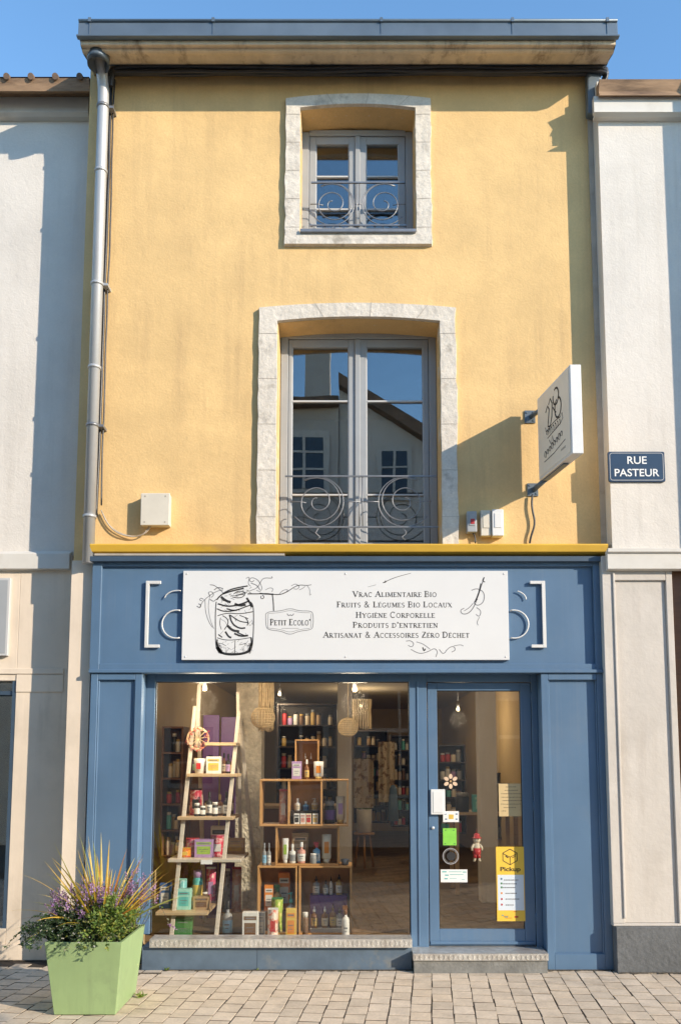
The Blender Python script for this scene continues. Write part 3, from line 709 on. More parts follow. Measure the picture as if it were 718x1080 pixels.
# boards laid on the diagonal
for i in range(-75, 150):
    for k in range(-8, 9):
        L_ = 1.2; cx0 = k * L_ + (i % 3) * .4; c0 = i * .12
        q = []
        for (a, b) in ((0, 0), (L_ - .004, 0), (L_ - .004, .116), (0, .116)):
            aa, bb = cx0 + a, c0 + b
            q.append((aa * .82 + bb * -.57, aa * .57 + bb * .82, ZFL))
        if all(rx0 < p_[0] < rx1 and YG + .12 < p_[1] < ry1 for p_ in q): fl.add(q, [(0, 1, 2, 3)], rg.randrange(3))
fl.build('shop_floor', fm, yh, auto=False)
sr_ = MB()
sr_.box(rx0 - .06, rx0, YG + .101, ry1, 0, ZCE); sr_.box(rx1, rx1 + .04, YG + .101, ry1, 0, ZCE); sr_.box(rx0, rx1, ry1, ry1 + .05, 0, ZCE)
sr_.box(rx0, xlr, YG + .12, YG + .14, 0, ZCE); sr_.box(xrr, rx1, YG + .12, YG + .14, 0, ZCE)
sr_.build('inner_wall', M['inner_wall'], yh)
ce = MB(); ce.box(rx0, rx1, YG + .125, ry1, ZCE, ZCE + .05)
ce.box(rx0, rx1, 2.6, 2.8, ZCE - .16, ZCE - .002); ce.build('ceiling', M['ceiling'], yh)
pi = MB()
def pil(u0, u1, v, y, dd): return (WX(u0, v, y), WX(u1, v, y), y, y + dd)
a = pil(249, 276, 770, 1.6, .3); pi.box(*a, ZFL, ZCE); pi.build('stone_pillar', M['pillar'], yh)
pi = MB(); a = pil(356, 371, 770, 2.9, .2); pi.box(*a, ZFL, ZCE - .2); pi.build('post', M['white_wall'], yh); pi = MB(); a = pil(505, 523, 780, 2.2, .22); pi.box(*a, ZFL, ZCE); pi.build('post', M['white_wall'], yh)
lmp = [(WX(374, 727, .42), .42, WZ(727, .42)), (WX(216, 729, .34), .34, WZ(726, .34)), (WX(483, 768, 4.2), 4.2, 2.3), (0.2, 6.5, 2.5), (-.9, 4.2, 2.5)]  # first two hang close behind the glass, set there to light the display

# ------------------------------------------------------------------ left neighbour
YL = YLEFT
lh = thing('white_house', (-4, YL, 0), 'white rendered house left of the ochre one with a beige ground floor and tiled eave', 'house')
XLR = XL + .004
m = MB()
zle = WZ(586, YL)
XLL = -9
m.box(XLL, XLR, YL, YL + 8, zle, WZ(86, YL)); m.build('wall', M['white_wall'], lh)
m = MB(); YLG = YL - .03
xrl = WX(71, 750, YLG)
zwin1, zwin0 = WZ(718, YLG), WZ(1000, YLG)
m.box(WX(12, 850, YLG), xrl, YLG, YL + .3, 0, zle - .002); m.box(WX(-150, 850, YLG), WX(12, 850, YLG), YLG + .001, YL + .3, zwin1, zle - .002)
m.box(-9, WX(-150, 850, YLG), YLG, YL + .3, 0, zle - .002); m.box(WX(-150, 850, YLG), WX(12, 850, YLG), YLG + .001, YL + .3, 0, .25)
m.box(xrl, XLR + .02, YLG + .05, YL + .3, 0, zle - .002)
m.build('lower_wall', M['beige_wall'], lh, bevel=.004)
m = MB(); # raised field mouldings + joint
m.box(-4.8, WX(66, 760, YLG), YLG - .012, YLG - .0005, WZ(711, YLG), WZ(705, YLG))
m.box(WX(16, 760, YLG), WX(66, 760, YLG), YLG - .008, YLG - .0005, WZ(730, YLG), WZ(711.5, YLG))
m.box(-9, WX(70, 990, YLG), YLG - .018, YLG - .0005, .0, WZ(996, YLG))
m.build('moulding', M['beige_wall'], lh, bevel=.003)
m = MB(); yb = YL - .075
m.extr([(YL, zle + .04), (yb, zle), (yb, WZ(600, yb)), (YL, WZ(601, yb))], XLL, WX(73.5, 590, yb)); m.build('string_course', M['white_trim'], lh, bevel=.004)
m = MB(); m.box(WX(-150, 850, YLG), WX(10.5, 850, YLG), YL + .06, YL + .1, .25, zwin1); lw_ = m.build('shop_window', M['glass'], lh)
m = MB(); m.box(WX(8, 850, YLG), WX(11.8, 850, YLG), YLG + .005, YL + .12, .25, zwin1 - .001); m.box(WX(-150, 850, YLG), WX(8, 850, YLG), YLG + .02, YL + .12, WZ(733, YL), WZ(729, YL)); m.build('window_frame', M['blue_dark'], lh)
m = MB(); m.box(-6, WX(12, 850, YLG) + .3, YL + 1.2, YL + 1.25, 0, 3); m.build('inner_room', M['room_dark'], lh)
# eave, tiles
m = MB(); ye = YL - .24
m.extr([(YL, WZ(101, YL - .05)), (YL - .07, WZ(101, YL - .07)), (YL - .09, WZ(96.5, YL - .12)), (ye + .03, WZ(96, ye + .03)), (ye, WZ(82.5, ye)), (YL, WZ(82, ye))], XLL, WX(94, 90, ye)); m.build('eave', M['eave_wood'], lh)
m = MB(); m.box(XLL, WX(93.5, 110, YL - .05), YL - .05, YL, WZ(118, YL - .05), WZ(101.5, YL - .05)); m.extr([(YL, WZ(122, YL - .07)), (YL - .05, WZ(121.5, YL - .07)), (YL - .085, WZ(118.5, YL - .08)), (YL, WZ(117.8, YL - .08))], XLL, WX(93.5, 110, YL - .07)); m.build('frieze', M['white_trim'], lh)
def tiles(x0, x1, ye, z0, hp, par, bumps=True):
    m = MB(); x = x1 - .08 if bumps else x0
    while x > x0:
        pts = []
        for i in range(14):
            pts.append((x, ye - .02 + i * .3, z0 - .010 + i * .09))
        m.tube(pts, .028, 10); x -= .215
    m.add([(x0, ye, z0), (x1, ye, z0), (x1, ye + 4, z0 + 1.2), (x0, ye + 4, z0 + 1.2)], [(0, 1, 2, 3)])
    m.build('roof', M['tile'], par)
tiles(-4.6, WX(94, 90, ye), ye, WZ(81, ye), .2, lh)

# ------------------------------------------------------------------ right neighbour
YR = YRIGHT
rh = thing('white_house', (2.7, YR, 0), 'white rendered house right of the ochre one with a dark grey plinth', 'house')
x0 = XR + .031
m = MB(); zre = WZ(586, YR)
XRR = 3.34
m.box(x0, XRR, YR, YR + 8, zre, WZ(86, YR)); m.build('wall', M['white_wall'], rh)
m = MB(); xg = WX(640.5, 800, YR)
zpl = WZ(974, YR)
m.box(xg, WX(653, 800, YR), YR, .3, zpl, zre - .002)
m.box(WX(653, 800, YR), WX(709, 800, YR), YR + .022, .3, zpl, zre - .002)
m.box(WX(709, 800, YR), WX(716, 800, YR), YR, .3, zpl, zre - .002)
m.box(WX(653, 800, YR), WX(709, 800, YR), YR + .001, YR + .021, WZ(612, YR), zre - .003)
m.box(WX(651.5, 800, YR), WX(654, 800, YR), YR - .012, YR - .0005, zpl + .04, WZ(604, YR))
m.box(xg, WX(716, 800, YR), YR - .004, .3, zpl - .02, zpl - .001)
m.box(WX(760, 800, YR), XRR, YR, .3, 0, zre - .002)
m.build('lower_wall', M['grey_shaded_wall'], rh, bevel=.004)
m = MB(); m.box(WX(716, 800, YR), WX(760, 800, YR), YR + .05, YR + .1, 0, zre - .003); m.build('wood_shutter', M['brown_wood'], rh)
m = MB(); m.box(WX(648.5, 1000, YR), 3.2, YR - .03, .3, 0, zpl - .0205); m.build('plinth', M['plinth'], rh, bevel=.006)
m = MB(); yb = YR - .05
m.extr([(YR, zre + .03), (yb - .02, WZ(578, yb - .02)), (yb - .02, WZ(582, yb - .02)), (yb, WZ(583.5, yb)), (yb, WZ(600, yb)), (YR, WZ(601, yb))], WX(640, 590, yb), XRR); m.build('string_course', M['white_trim'], rh, bevel=.003)
m = MB(); ye = YR - .10
m.extr([(YR, WZ(101, YR - .05)), (YR - .07, WZ(101, YR - .07)), (YR - .09, WZ(97.5, YR - .12)), (ye + .03, WZ(96.5, ye + .03)), (ye, WZ(83.5, ye)), (YR, WZ(83, ye))], WX(632, 90, ye), XRR); m.build('eave', M['eave_wood'], rh)
m = MB(); xa = WX(626, 110, YR - .05)
m.box(xa, XRR, YR - .05, YR, WZ(118, YR - .05), WZ(101.5, YR - .05)); m.extr([(YR, WZ(122, YR - .07)), (YR - .05, WZ(121.5, YR - .07)), (YR - .085, WZ(118.5, YR - .08)), (YR, WZ(117.8, YR - .08))], xa, XRR); m.build('frieze', M['white_trim'], rh)
tiles(WX(640, 90, ye), 3.34, ye + .02, WZ(83, ye), .2, rh, False)
# unseen house further right, set forward so its corner shades the white wall
fh = thing('street_house', (8, -.5, 0), 'unseen pale house further right, set forward to shade the white wall', 'house')
m = MB(); m.box(3.35, 12, -.61, 6, 0, 8.2); m.build('wall', M['grey_shaded_wall'], fh)

# ------------------------------------------------------------------ houses across the street (seen in the panes)
def opp(x0, x1, h, rh_, label, wc, wins, Y=-9.3):
    t = thing('street_house', ((x0 + x1) / 2, Y, 0), label, 'house')
    m = MB(); m.box(x0, x1, Y - 8, Y, 0, h); m.build('wall', wc, t)
    m = MB(); m.prism([(x0 - .0, h + .001), (x1 + .0, h + .001), (x1, h + .1), (x0, h + .1)], Y - 8, Y + .35)
    m.add([(x0, Y + .35, h + .1), (x1, Y + .35, h + .1), (x1, Y - 4, h + rh_), (x0, Y - 4, h + rh_), (x0, Y - 8, h + .1), (x1, Y - 8, h + .1)], [(0, 1, 2, 3), (3, 2, 5, 4), (0, 3, 4), (1, 5, 2)])
    m.build('roof', M['tile'], t)
    for (wx, wz, ww, wh) in wins:
        f = MB(); f.box(wx - ww / 2 - .12, wx + ww / 2 + .12, Y + .001, Y + .06, wz - .1, wz + wh + .15); fo = f.build('window', M['white_trim'], t)
        f = MB(); f.box(wx - ww / 2, wx + ww / 2, Y + .061, Y + .07, wz, wz + wh); f.build('pane', M['blue_dark'], fo)
        f = MB(); f.box(wx - .03, wx + .03, Y + .071, Y + .09, wz, wz + wh); f.box(wx - ww / 2, wx + ww / 2, Y + .0715, Y + .088, wz + wh * .36, wz + wh * .40); f.box(wx - ww / 2, wx + ww / 2, Y + .0715, Y + .088, wz + wh * .70, wz + wh * .74); f.build('glazing_bar', M['white_trim'], fo)
    return t
o1 = opp(-6.5, -.2, 8.9, 1.3, 'tall grey house across the street with a chimney', M['grey_shaded_wall'], [(x, zz, .8, 1.1) for x in (-5, -3, -.9) for zz in (1.2, 4.4, 7.15)])
m = MB(); m.box(-1.0, -.42, -12.0, -11.0, 9.0, 12.6); m.box(-1.06, -.36, -12.06, -10.94, 12.601, 12.75); m.build('chimney', M['grey_shaded_wall'], o1)
t = thing('street_house', (2.7, -9.4, 0), 'white gabled house across the street beside the tall grey one', 'house')
m = MB(); m.prism([(-.19, 0), (5.6, 0), (5.6, 5.6), (-.19, 9.35)], -16, -9.4); m.build('wall', M['white_wall'], t)
m = MB(); m.prism([(-.19, 9.36), (5.9, 5.42), (5.9, 5.68), (-.19, 9.62)], -16, -9.15); m.build('roof', M['tile'], t)
m = MB(); m.box(1.5, 1.95, -12.5, -12, 8.3, 9.6); m.build('chimney', M['grey_shaded_wall'], t)
for (wx, wz, ww, wh) in ((.95, 7.05, .5, .95), (.95, 4.2, .9, 1.5), (3.2, 4.2, .9, 1.5), (1, 1, 1.2, 2), (3.6, 1, 1.4, 1.8)):
    f = MB(); f.box(wx - ww / 2 - .1, wx + ww / 2 + .1, -9.399, -9.34, wz - .08, wz + wh + .12); fo = f.build('window', M['white_trim'], t)
    f = MB(); f.box(wx - ww / 2, wx + ww / 2, -9.339, -9.33, wz, wz + wh); f.build('pane', M['blue_dark'], fo)
    f = MB(); f.box(wx - .025, wx + .025, -9.329, -9.31, wz, wz + wh); f.box(wx - ww / 2, wx + ww / 2, -9.3285, -9.312, wz + wh * .6, wz + wh * .64); f.build('glazing_bar', M['white_trim'], fo)
opp(-16, -6.52, 9.0, 1.5, 'beige house across the street, left of the tall grey one', M['beige_wall'], [(x, zz, 1.1, 1.9) for x in (-14, -11, -8.4) for zz in (1, 4.4)])
m = opp(5.62, 9.2, 5.4, .7, 'low house across the street beside the white one', M['beige_wall'], [(7.4, 1.2, 1.1, 1.6)])

# ------------------------------------------------------------------ blue-grey downpipe of the left house
t = thing('rain_pipe', (WX(81, 900, .1), .12, 0), 'blue-grey painted rain pipe running down beside the blue shop front', 'pipe')
xq = (WX(85, 600, .12) + WX(77, 1000, .12)) / 2
rp2 = PX(6.6, .12)
m = MB(); yq = YLG - .075
m.tube([(xq - .07, YL - .02, WZ(581, .2)), (xq - .05, yq + .03, WZ(584, yq)), (xq - .01, yq, WZ(590, yq)), (xq, yq, WZ(598, yq)), (xq, yq, .12), (xq, yq - .03, .03)], rp2, 16)
m.build('pipe', M['pipe_blue'], t)
for v in (652, 800, 900):
    m = MB(); zz = WZ(v, yq); m.lathe(xq, yq, [(rp2, zz - .01), (rp2 * 1.15, zz - .01), (rp2 * 1.15, zz + .01), (rp2, zz + .01)], 16); m.box(xq + rp2 * .9, xq + .12, yq - .01, yq + .01, zz - .025, zz + .02)
    m.build('clamp', M['ledge'], t)

# ------------------------------------------------------------------ cables
def wob(a, b, n, amp, seed):
    r = random.Random(seed); out = []
    for i in range(n + 1):
        t = i / n; p = Vector(a).lerp(Vector(b), t)
        k = 0 if i in (0, n) else 1
        out.append(p + Vector((0, r.uniform(-amp, amp) * .3, r.uniform(-amp, amp))) * k)
    return out
def smooth_pts(p, it=2):
    for _ in range(it):
        q = [p[0]]
        for i in range(len(p) - 1): q += [p[i].lerp(p[i + 1], .25), p[i].lerp(p[i + 1], .75)]
        q.append(p[-1]); p = q
    return p
m = MB()
for i, (v, a) in enumerate([(70.5, .010), (73, .012), (75.5, .014), (78, .010), (74, .028), (71.5, .016), (77, .024)]):
    y = -.08 - .02 * (i % 3)
    a_ = Vector((WX(120, v, y), y, WZ(v, y))); b_ = Vector((WX(636, v, y), y, WZ(v - .5, y)))
    pts = wob(a_, b_, 13, a, i)
    if i in (0, 1, 2): pts += [Vector((b_.x + .04, y + .01, b_.z - .03)), Vector((b_.x + .0, y + .02, b_.z - .10))]
    pts = [Vector((WX(112 + i, 84, y), y + .01, WZ(90, y))), Vector((WX(114 + i, 80, y), y, WZ(79, y)))] + pts
    m.tube(smooth_pts(pts, 2), .015 + .004 * (i % 2), 8)
tag(m.build('cable_bundle', M['black'], None), 'thick bundle of black cables strung under the cornice of the ochre house', 'cables')
m = MB()
for i, (u0, u1, r_) in enumerate([(114, 108, .010), (118, 108.5, .013), (121, 109, .007)]):
    y = -.02 - .01 * i
    a_ = (WX(u0, 90, y), y, WZ(84, y)); xx = WX(u0, 90, y)
    pts = wob(a_, (xx - .012 * (i == 1), y, WZ(545 - 12 * (i == 2), y)), 14, .0, 20 + i)
    rr = random.Random(40 + i); pts = [p + Vector((rr.uniform(-.006, .006), 0, 0)) for p in pts]
    m.tube(smooth_pts(pts, 1), r_, 6)
tag(m.build('wall_cables', M['black'], None), 'thin black cables running down the wall beside the zinc downpipe', 'cables')

# ------------------------------------------------------------------ boxes on the wall
u0, v0 = W(148, 554, -.09); u1, v1 = W(179.5, 520, -.09)
t = thing('junction_box', ((u0 + u1) / 2, -.04, v0), 'square ivory junction box above the left end of the yellow ledge', 'electrical box')
m = MB(); m.box(u0 + .004, u1 - .004, -.075, -.002, v0 + .004, v1 - .004); m.build('box_body', M['ivory_plastic'], t, bevel=.006, seg=2)
m = MB(); m.box(u0, u1, -.092, -.0755, v0, v1); m.build('lid', M['ivory_plastic'], t, bevel=.006, seg=2)
for a, b in ((.15, .1), (.85, .1), (.15, .9), (.85, .9)):
    x, zz = u0 + (u1 - u0) * a, v0 + (v1 - v0) * b; m = MB(); m.box(x - .006, x + .006, -.094, -.0922, zz - .006, zz + .006); m.build('screw', M['ledge'], t)
m = MB(); m.tube(smooth_pts([Vector(px_pt(107, 538, -.03)), Vector(px_pt(112, 550, -.03)), Vector(px_pt(122, 562, -.03)), Vector(px_pt(140, 567, -.03)), Vector(px_pt(154, 563, -.04)), Vector(px_pt(160, 554, -.05))], 2), .0055, 6)
m.tube(smooth_pts([Vector(px_pt(108, 540, -.02)), Vector(px_pt(116, 556, -.02)), Vector(px_pt(132, 565, -.02)), Vector(px_pt(150, 566, -.04)), Vector(px_pt(158, 554, -.05))], 2), .004, 6)
m.build('wire', M['ledge'], t)
def ebox(ua, va, ub, vb, yy, nm, lab, mm, disc=None):
    a, b = W(ua, vb, -yy), W(ub, va, -yy)
    t = thing(nm, ((a[0] + b[0]) / 2, 0, a[1]), lab, 'electrical box')
    m = MB(); m.box(a[0], b[0], -yy, -.002, a[1], b[1]); m.build('box_body', M[mm], t, bevel=.006, seg=2)
    m = MB(); w_ = b[0] - a[0]
    m.box(a[0] + w_ * .2, b[0] - w_ * .2, -yy - .005, -yy - .0005, a[1] + (b[1] - a[1]) * .3, b[1] - (b[1] - a[1]) * .15); m.build('cover', M[mm], t, bevel=.002)
    if disc:
        m = MB(); m.box(a[0] + w_ * .35, b[0] - w_ * .25, -yy - .008, -yy - .0055, a[1] + (b[1] - a[1]) * .38, a[1] + (b[1] - a[1]) * .62); m.build('seal', M[disc], t)
    return t
e1 = ebox(492.5, 539, 502.5, 561, .07, 'meter_box', 'small grey box with a red seal beside the large window, leftmost of three', 'frame_grey', 'red')
m = MB(); m.tube(smooth_pts([Vector(px_pt(497, 560, -.03)), Vector(px_pt(501, 566, -.03)), Vector(px_pt(501, 573, -.03))], 1), .006, 6); m.build('wire', M['black'], e1)
ebox(507, 538, 517.5, 565, .06, 'fuse_box', 'ivory box with a cable groove, middle of the three right of the large window', 'ivory_plastic')
ebox(519, 537, 530.5, 565, .08, 'fuse_box', 'clean white box, rightmost of the three right of the large window', 'white_plastic')

# ------------------------------------------------------------------ projecting sign
ya, yb = -.13, -.74
xs_ = WX(567.0, 460, ya)
zt_, zb_ = WZ(421, ya), WZ(507, ya)
th_ = .085
x0, x1 = xs_, xs_ + th_
t = thing('projecting_sign', (xs_, 0, zb_), 'white box sign with dark line drawing sticking out of the ochre wall on two arms', 'sign')
m = MB(); m.box(x0, x1, yb, ya, zb_, zt_)
def skew(m):
    m.v = [(v[0] + max(0, ya - v[1]) * .18, v[1], v[2]) for v in m.v]; return m
skew(m); bx_ = m.build('sign_box', M['white_plastic'], t, bevel=.004)
m = MB(); m.box(x0 - .0035, x0 - .0005, yb + .02, ya - .02, zb_ + .02, zt_ - .02); skew(m).build('sign_face', M['sign_cream'], t)
m = MB(); m.box(x1 + .0005, x1 + .0035, yb + .02, ya - .02, zb_ + .02, zt_ - .02); skew(m).build('sign_face', M['sign_cream'], t)
m = MB()
def sg(pts, w_):     # drawing on the left face: (s along outward 0..1, h 0..1)
    n = len(pts); P = [Vector((ya - .02 + (yb - ya + .04) * p[0], zb_ + .02 + (zt_ - zb_ - .04) * p[1])) for p in pts]
    L_, R_ = [], []
    for i, p in enumerate(P):
        d_ = (P[min(i + 1, n - 1)] - P[max(i - 1, 0)])
        if d_.length < 1e-9: d_ = Vector((1, 0))
        d_.normalize(); q = Vector((-d_.y, d_.x)) * w_ / 2; L_.append(p + q); R_.append(p - q)
    vs = [(x0 - .0045, a.x, a.y) for a in L_] + [(x0 - .0045, a.x, a.y) for a in R_]
    m.add(vs, [(i, n + i, n + i + 1, i + 1) for i in range(n - 1)])
sg([(.26, .74), (.33, .80), (.38, .74), (.34, .60), (.33, .54), (.40, .52), (.46, .62), (.48, .78), (.42, .86), (.36, .80)], .016)
sg(arc(.60, .82, .09, .10, -200, 120, 14), .016); sg(arc(.66, .66, .10, .12, -250, 90, 14), .016); sg([(.50, .72), (.55, .66), (.60, .62)], .012)
sg([(.24, .56), (.26, .50), (.40, .52), (.56, .53), (.72, .52), (.78, .55), (.80, .48), (.72, .44), (.50, .42), (.30, .40)], .008)
for i in range(7): sg(arc(.30 + i * .065, .465, .024, .035, 200 - i * 20, -60, 8), .010)
sg([(.36, .36), (.42, .28), (.46, .38), (.50, .30)], .010)
for i in range(8): sg(arc(.22 + i * .075, .22 + i * .012, .028, .03 + .012 * (i % 3 == 0), 220, -80, 8), .010)
sg([(.18, .14), (.5, .15), (.86, .20)], .007)
for i in range(5): sg([(.72 + i * .03, .10), (.735 + i * .03, .125)], .006)
skew(m).build('line_drawing', M['ink'], t, auto=False)
for v, off in ((439, .0), (516, 0)):
    zz = WZ(v, -.02); zend = zt_ - .10 if v < 470 else zb_ + .0
    m = MB(); xw = WX(558.5 if v < 470 else 561.5, v, -.01)
    m.box(xw - .045, xw + .045, -.012, -.001, zz - .055, zz + .055)
    for a_ in (-.028, .028):
        for b_ in (-.035, .035): m.box(xw + a_ - .007, xw + a_ + .007, -.018, -.0125, zz + b_ - .007, zz + b_ + .007)
    m.build('wall_plate', M['zinc'], t, bevel=.002)
    m = MB(); xe = x0 + .04
    if v < 470: m.tube([(xw + .01, -.012, zz), (xe, ya - .001, zz + .02)], .02, 10)
    else: m.tube([(xw + .01, -.012, zz), (xe, ya - .02, zb_ + .0)], .022, 10); m.box(xe - .02, xe + .02, yb + .2, ya, zb_ - .012, zb_ - .0005)
    skew(m).build('arm', M['zinc'], t)
m = MB(); xw = WX(561, 530, -.02); m.tube(smooth_pts([Vector((xw, -.03, WZ(522, -.02))), Vector((xw - .01, -.03, WZ(535, -.02))), Vector((xw + .02, -.03, WZ(552, -.02))), Vector((xw - .02, -.03, WZ(566, -.02))), Vector((xw - .03, -.02, WZ(573, -.02)))], 2), .009, 6)
m.build('cable', M['black'], t)

# ------------------------------------------------------------------ street name plate
a, b = W(641.5, 508, YR - .02), W(700.5, 476, YR - .02)
t = thing('street_sign', ((a[0] + b[0]) / 2, YR, a[1]), 'dark navy enamel street name plate with white letters on the right white wall', 'sign')
def rrect(x0, x1, z0, z1, r, n=5):
    out = []
    for cx, cz, s in ((x1 - r, z0 + r, -90), (x1 - r, z1 - r, 0), (x0 + r, z1 - r, 90), (x0 + r, z0 + r, 180)):
        out += [(cx + r * math.cos(R(s + 90 * i / n)), cz + r * math.sin(R(s + 90 * i / n))) for i in range(n + 1)]
    return out
m = MB(); m.prism(rrect(a[0], b[0], a[1], b[1], .018), YR - .016, YR - .001); m.build('plate', M['navy'], t, bevel=.003, seg=2)
m = MB(); rr = rrect(a[0] + .016, b[0] - .016, a[1] + .014, b[1] - .014, .02); m.ribbon(rr + [rr[0]], .005, YR - .0162, t=.0012); m.build('border', M['ink_pale'], t, auto=False)
cx = (a[0] + b[0]) / 2; wd = b[0] - a[0]; hz = b[1] - a[1]
sans('RUE', cx + .004, a[1] + hz * .71, YR - .0185, hz * .25, wd * .34, M['white_enamel'], t, bold=.012)
sans('PASTEUR', cx, a[1] + hz * .30, YR - .0185, hz * .25, wd * .78, M['white_enamel'], t, bold=.012)

# ------------------------------------------------------------------ shop sign board
YB = YF + .03
Yb = YB - .035
a = (WX(192.5, 650, Yb), WZ(696, Yb)); b = (WX(536, 650, Yb), WZ(602, Yb))
t = thing('sign_board', ((a[0] + b[0]) / 2, YB, a[1]), 'long white shop board with black serif lettering and a jar drawing on the blue fascia', 'sign')
m = MB(); m.box(a[0], b[0], Yb, YB - .0005, a[1], b[1]); m.build('board', M['sign_white'], t, bevel=.002)
for x in (a[0] + .03, (a[0] + b[0]) / 2, b[0] - .03):
    for zz in (a[1] + .025, b[1] - .025): m = MB(); m.lathe(x, 0, [(.006, 0), (.006, .003)], 8); m.v = [(v[0], Yb - .0005 - v[2], zz + v[1]) for v in m.v]; m.build('screw', M['alu'], t)
def BW(u, v): return WX(u, 650, Yb), WZ(v, Yb)
hL = PX(6.0, Yb) * 1.03
m = MB()
for s, u0, u1, v in (('Vrac Alimentaire Bio', 372, 461, 629.5), ('Fruits & Légumes Bio Locaux', 355, 477, 640.5), ('Hygiène Corporelle', 375, 459, 651.5), ('Produits d’entretien'.replace('’', "'"), 372, 462, 662), ('Artisanat & Accessoires Zéro Déchet', 341, 495, 672.5)):
    x0_, zb0 = BW(u0, v); x1_, _ = BW(u1, v)
    serif(m, s, (x0_ + x1_) / 2, zb0, hL, Yb - .0003, small=.78, width=x1_ - x0_, bold=1.25)
x0_, zb0 = BW(285, 659.5); x1_, _ = BW(328, 659.5)
serif(m, "Petit Ecolo'", (x0_ + x1_) / 2, zb0, hL * 1.1, Yb - .0003, small=.80, width=x1_ - x0_, bold=1.15)
m.build('lettering', M['ink'], t, auto=False)
# drawing: jar, twining leaves, hanging plaque. Strokes given in photo pixels (crop of 190..340 x 595..700, scale 4.787)
def q(x, y): return BW(190 + x / 4.787, 595 + y / 4.787)
dk, gy = MB(), MB()
def S_(mb, pts, w_, t_=.0006):
    w_ = tuple(a * .9 for a in w_) if isinstance(w_, tuple) else w_ * .9
    P = [Vector(q(*p)) for p in pts]
    P = [Vector((p.x, p.y)) for p in P]
    if len(P) > 2:
        for _ in range(2):
            Q = [P[0]]
            for i in range(len(P) - 1): Q += [P[i].lerp(P[i + 1], .25), P[i].lerp(P[i + 1], .75)]
            Q.append(P[-1]); P = Q
    mb.ribbon([(p.x, p.y) for p in P], w_ if not isinstance(w_, tuple) else [w_[0] + (w_[1] - w_[0]) * i / (len(P) - 1) for i in range(len(P))], Yb - .0003, t=t_)
u_ = .0052
S_(dk, [(182, 190), (178, 240), (180, 330), (182, 400), (190, 440), (230, 458), (280, 460), (340, 452), (364, 430), (370, 380), (372, 300), (370, 210), (355, 190)], .008)
S_(dk, [(186, 420), (210, 448), (260, 455), (320, 452), (358, 432)], .018); S_(dk, [(190, 380), (188, 410), (205, 430), (215, 442)], .012)
S_(dk, [(360, 370), (364, 400), (350, 430)], .014)
S_(dk, [(190, 372), (230, 384), (290, 382), (362, 370)], .006)
S_(dk, [(184, 180), (200, 160), (240, 132), (290, 118), (340, 110)], .012); S_(dk, [(205, 165), (230, 185), (255, 192)], .022); S_(dk, [(215, 150), (260, 135), (320, 122)], .014)
S_(dk, [(190, 200), (240, 215), (300, 205), (350, 185)], .014); S_(dk, [(185, 225), (220, 240), (280, 235), (330, 215), (360, 205)], .010)
S_(dk, [(335, 170), (352, 195), (362, 218)], .018); S_(dk, [(275, 200), (300, 210), (330, 205)], .020)
S_(dk, [(190, 260), (240, 246), (300, 252), (368, 240)], .007)
for (p, w2) in (([(215, 260), (240, 275), (245, 300), (225, 330)], .007), ([(250, 255), (262, 300), (300, 325), (330, 322)], .014), ([(255, 258), (300, 290), (345, 295)], .009), ([(240, 310), (265, 335), (300, 340)], .022),
                ([(230, 340), (245, 365), (260, 372)], .016), ([(275, 350), (310, 365), (345, 360)], .016), ([(290, 345), (330, 362)], .010), ([(205, 270), (200, 300), (210, 330)], .005), ([(330, 270), (345, 290), (340, 310)], .008),
                ([(235, 225), (270, 235), (300, 228)], .012), ([(195, 355), (215, 370)], .010), ([(300, 258), (345, 275)], .006)):
    S_(dk, p, w2)
S_(dk, [(280, 385), (279, 420), (280, 450)], .005); S_(dk, [(210, 400), (235, 412)], .004); S_(dk, [(300, 408), (335, 400)], .004)
S_(dk, [(270, 150), (290, 135), (330, 140), (320, 165), (290, 172), (262, 165)], .007); S_(dk, [(280, 158), (320, 150)], .010)
S_(dk, [(340, 150), (400, 150), (440, 148), (500, 156), (540, 140), (570, 118), (600, 104), (640, 108), (662, 104)], (.010, .004))
S_(dk, [(400, 148), (420, 150), (470, 152)], .012); S_(dk, [(464, 150), (470, 190), (472, 236)], .009)
S_(dk, [(408, 160), (406, 172), (418, 176), (424, 164), (414, 156)], .006)
S_(gy, [(350, 135), (390, 120), (404, 90), (420, 68), (466, 72), (460, 62)], .006); S_(gy, [(404, 100), (390, 78), (360, 66), (345, 80), (360, 92), (372, 82)], .006)
S_(gy, [(330, 72), (350, 62), (340, 100), (356, 112)], .005); S_(gy, [(404, 100), (414, 120), (404, 140), (384, 132)], .005); S_(gy, [(430, 130), (452, 118), (470, 124), (462, 140)], .005); S_(gy, [(356, 96), (386, 106), (402, 130)], .007)
S_(gy, [(500, 150), (520, 130), (548, 128), (530, 145)], .005); S_(gy, [(560, 110), (580, 98), (604, 112), (590, 128), (572, 124)], .005); S_(gy, [(600, 130), (616, 124), (630, 112)], .005); S_(gy, [(640, 108), (656, 130), (652, 160), (662, 150)], .004)
S_(gy, [(100, 215), (112, 190), (136, 168), (160, 150), (190, 134), (215, 130)], .006); S_(gy, [(84, 212), (100, 222), (106, 206), (92, 200)], .008); S_(gy, [(110, 186), (96, 180), (104, 170), (118, 178)], .006)
S_(gy, [(150, 160), (138, 142), (160, 138), (170, 156), (156, 168)], .006); S_(gy, [(148, 104), (170, 106), (200, 128), (220, 150)], .006); S_(gy, [(125, 180), (128, 240), (145, 290), (165, 320)], .005); S_(gy, [(150, 160), (140, 210), (152, 280), (172, 326)], .004)
S_(gy, [(170, 130), (190, 116), (216, 124)], .008); S_(gy, [(150, 178), (170, 190), (182, 176)], .007)
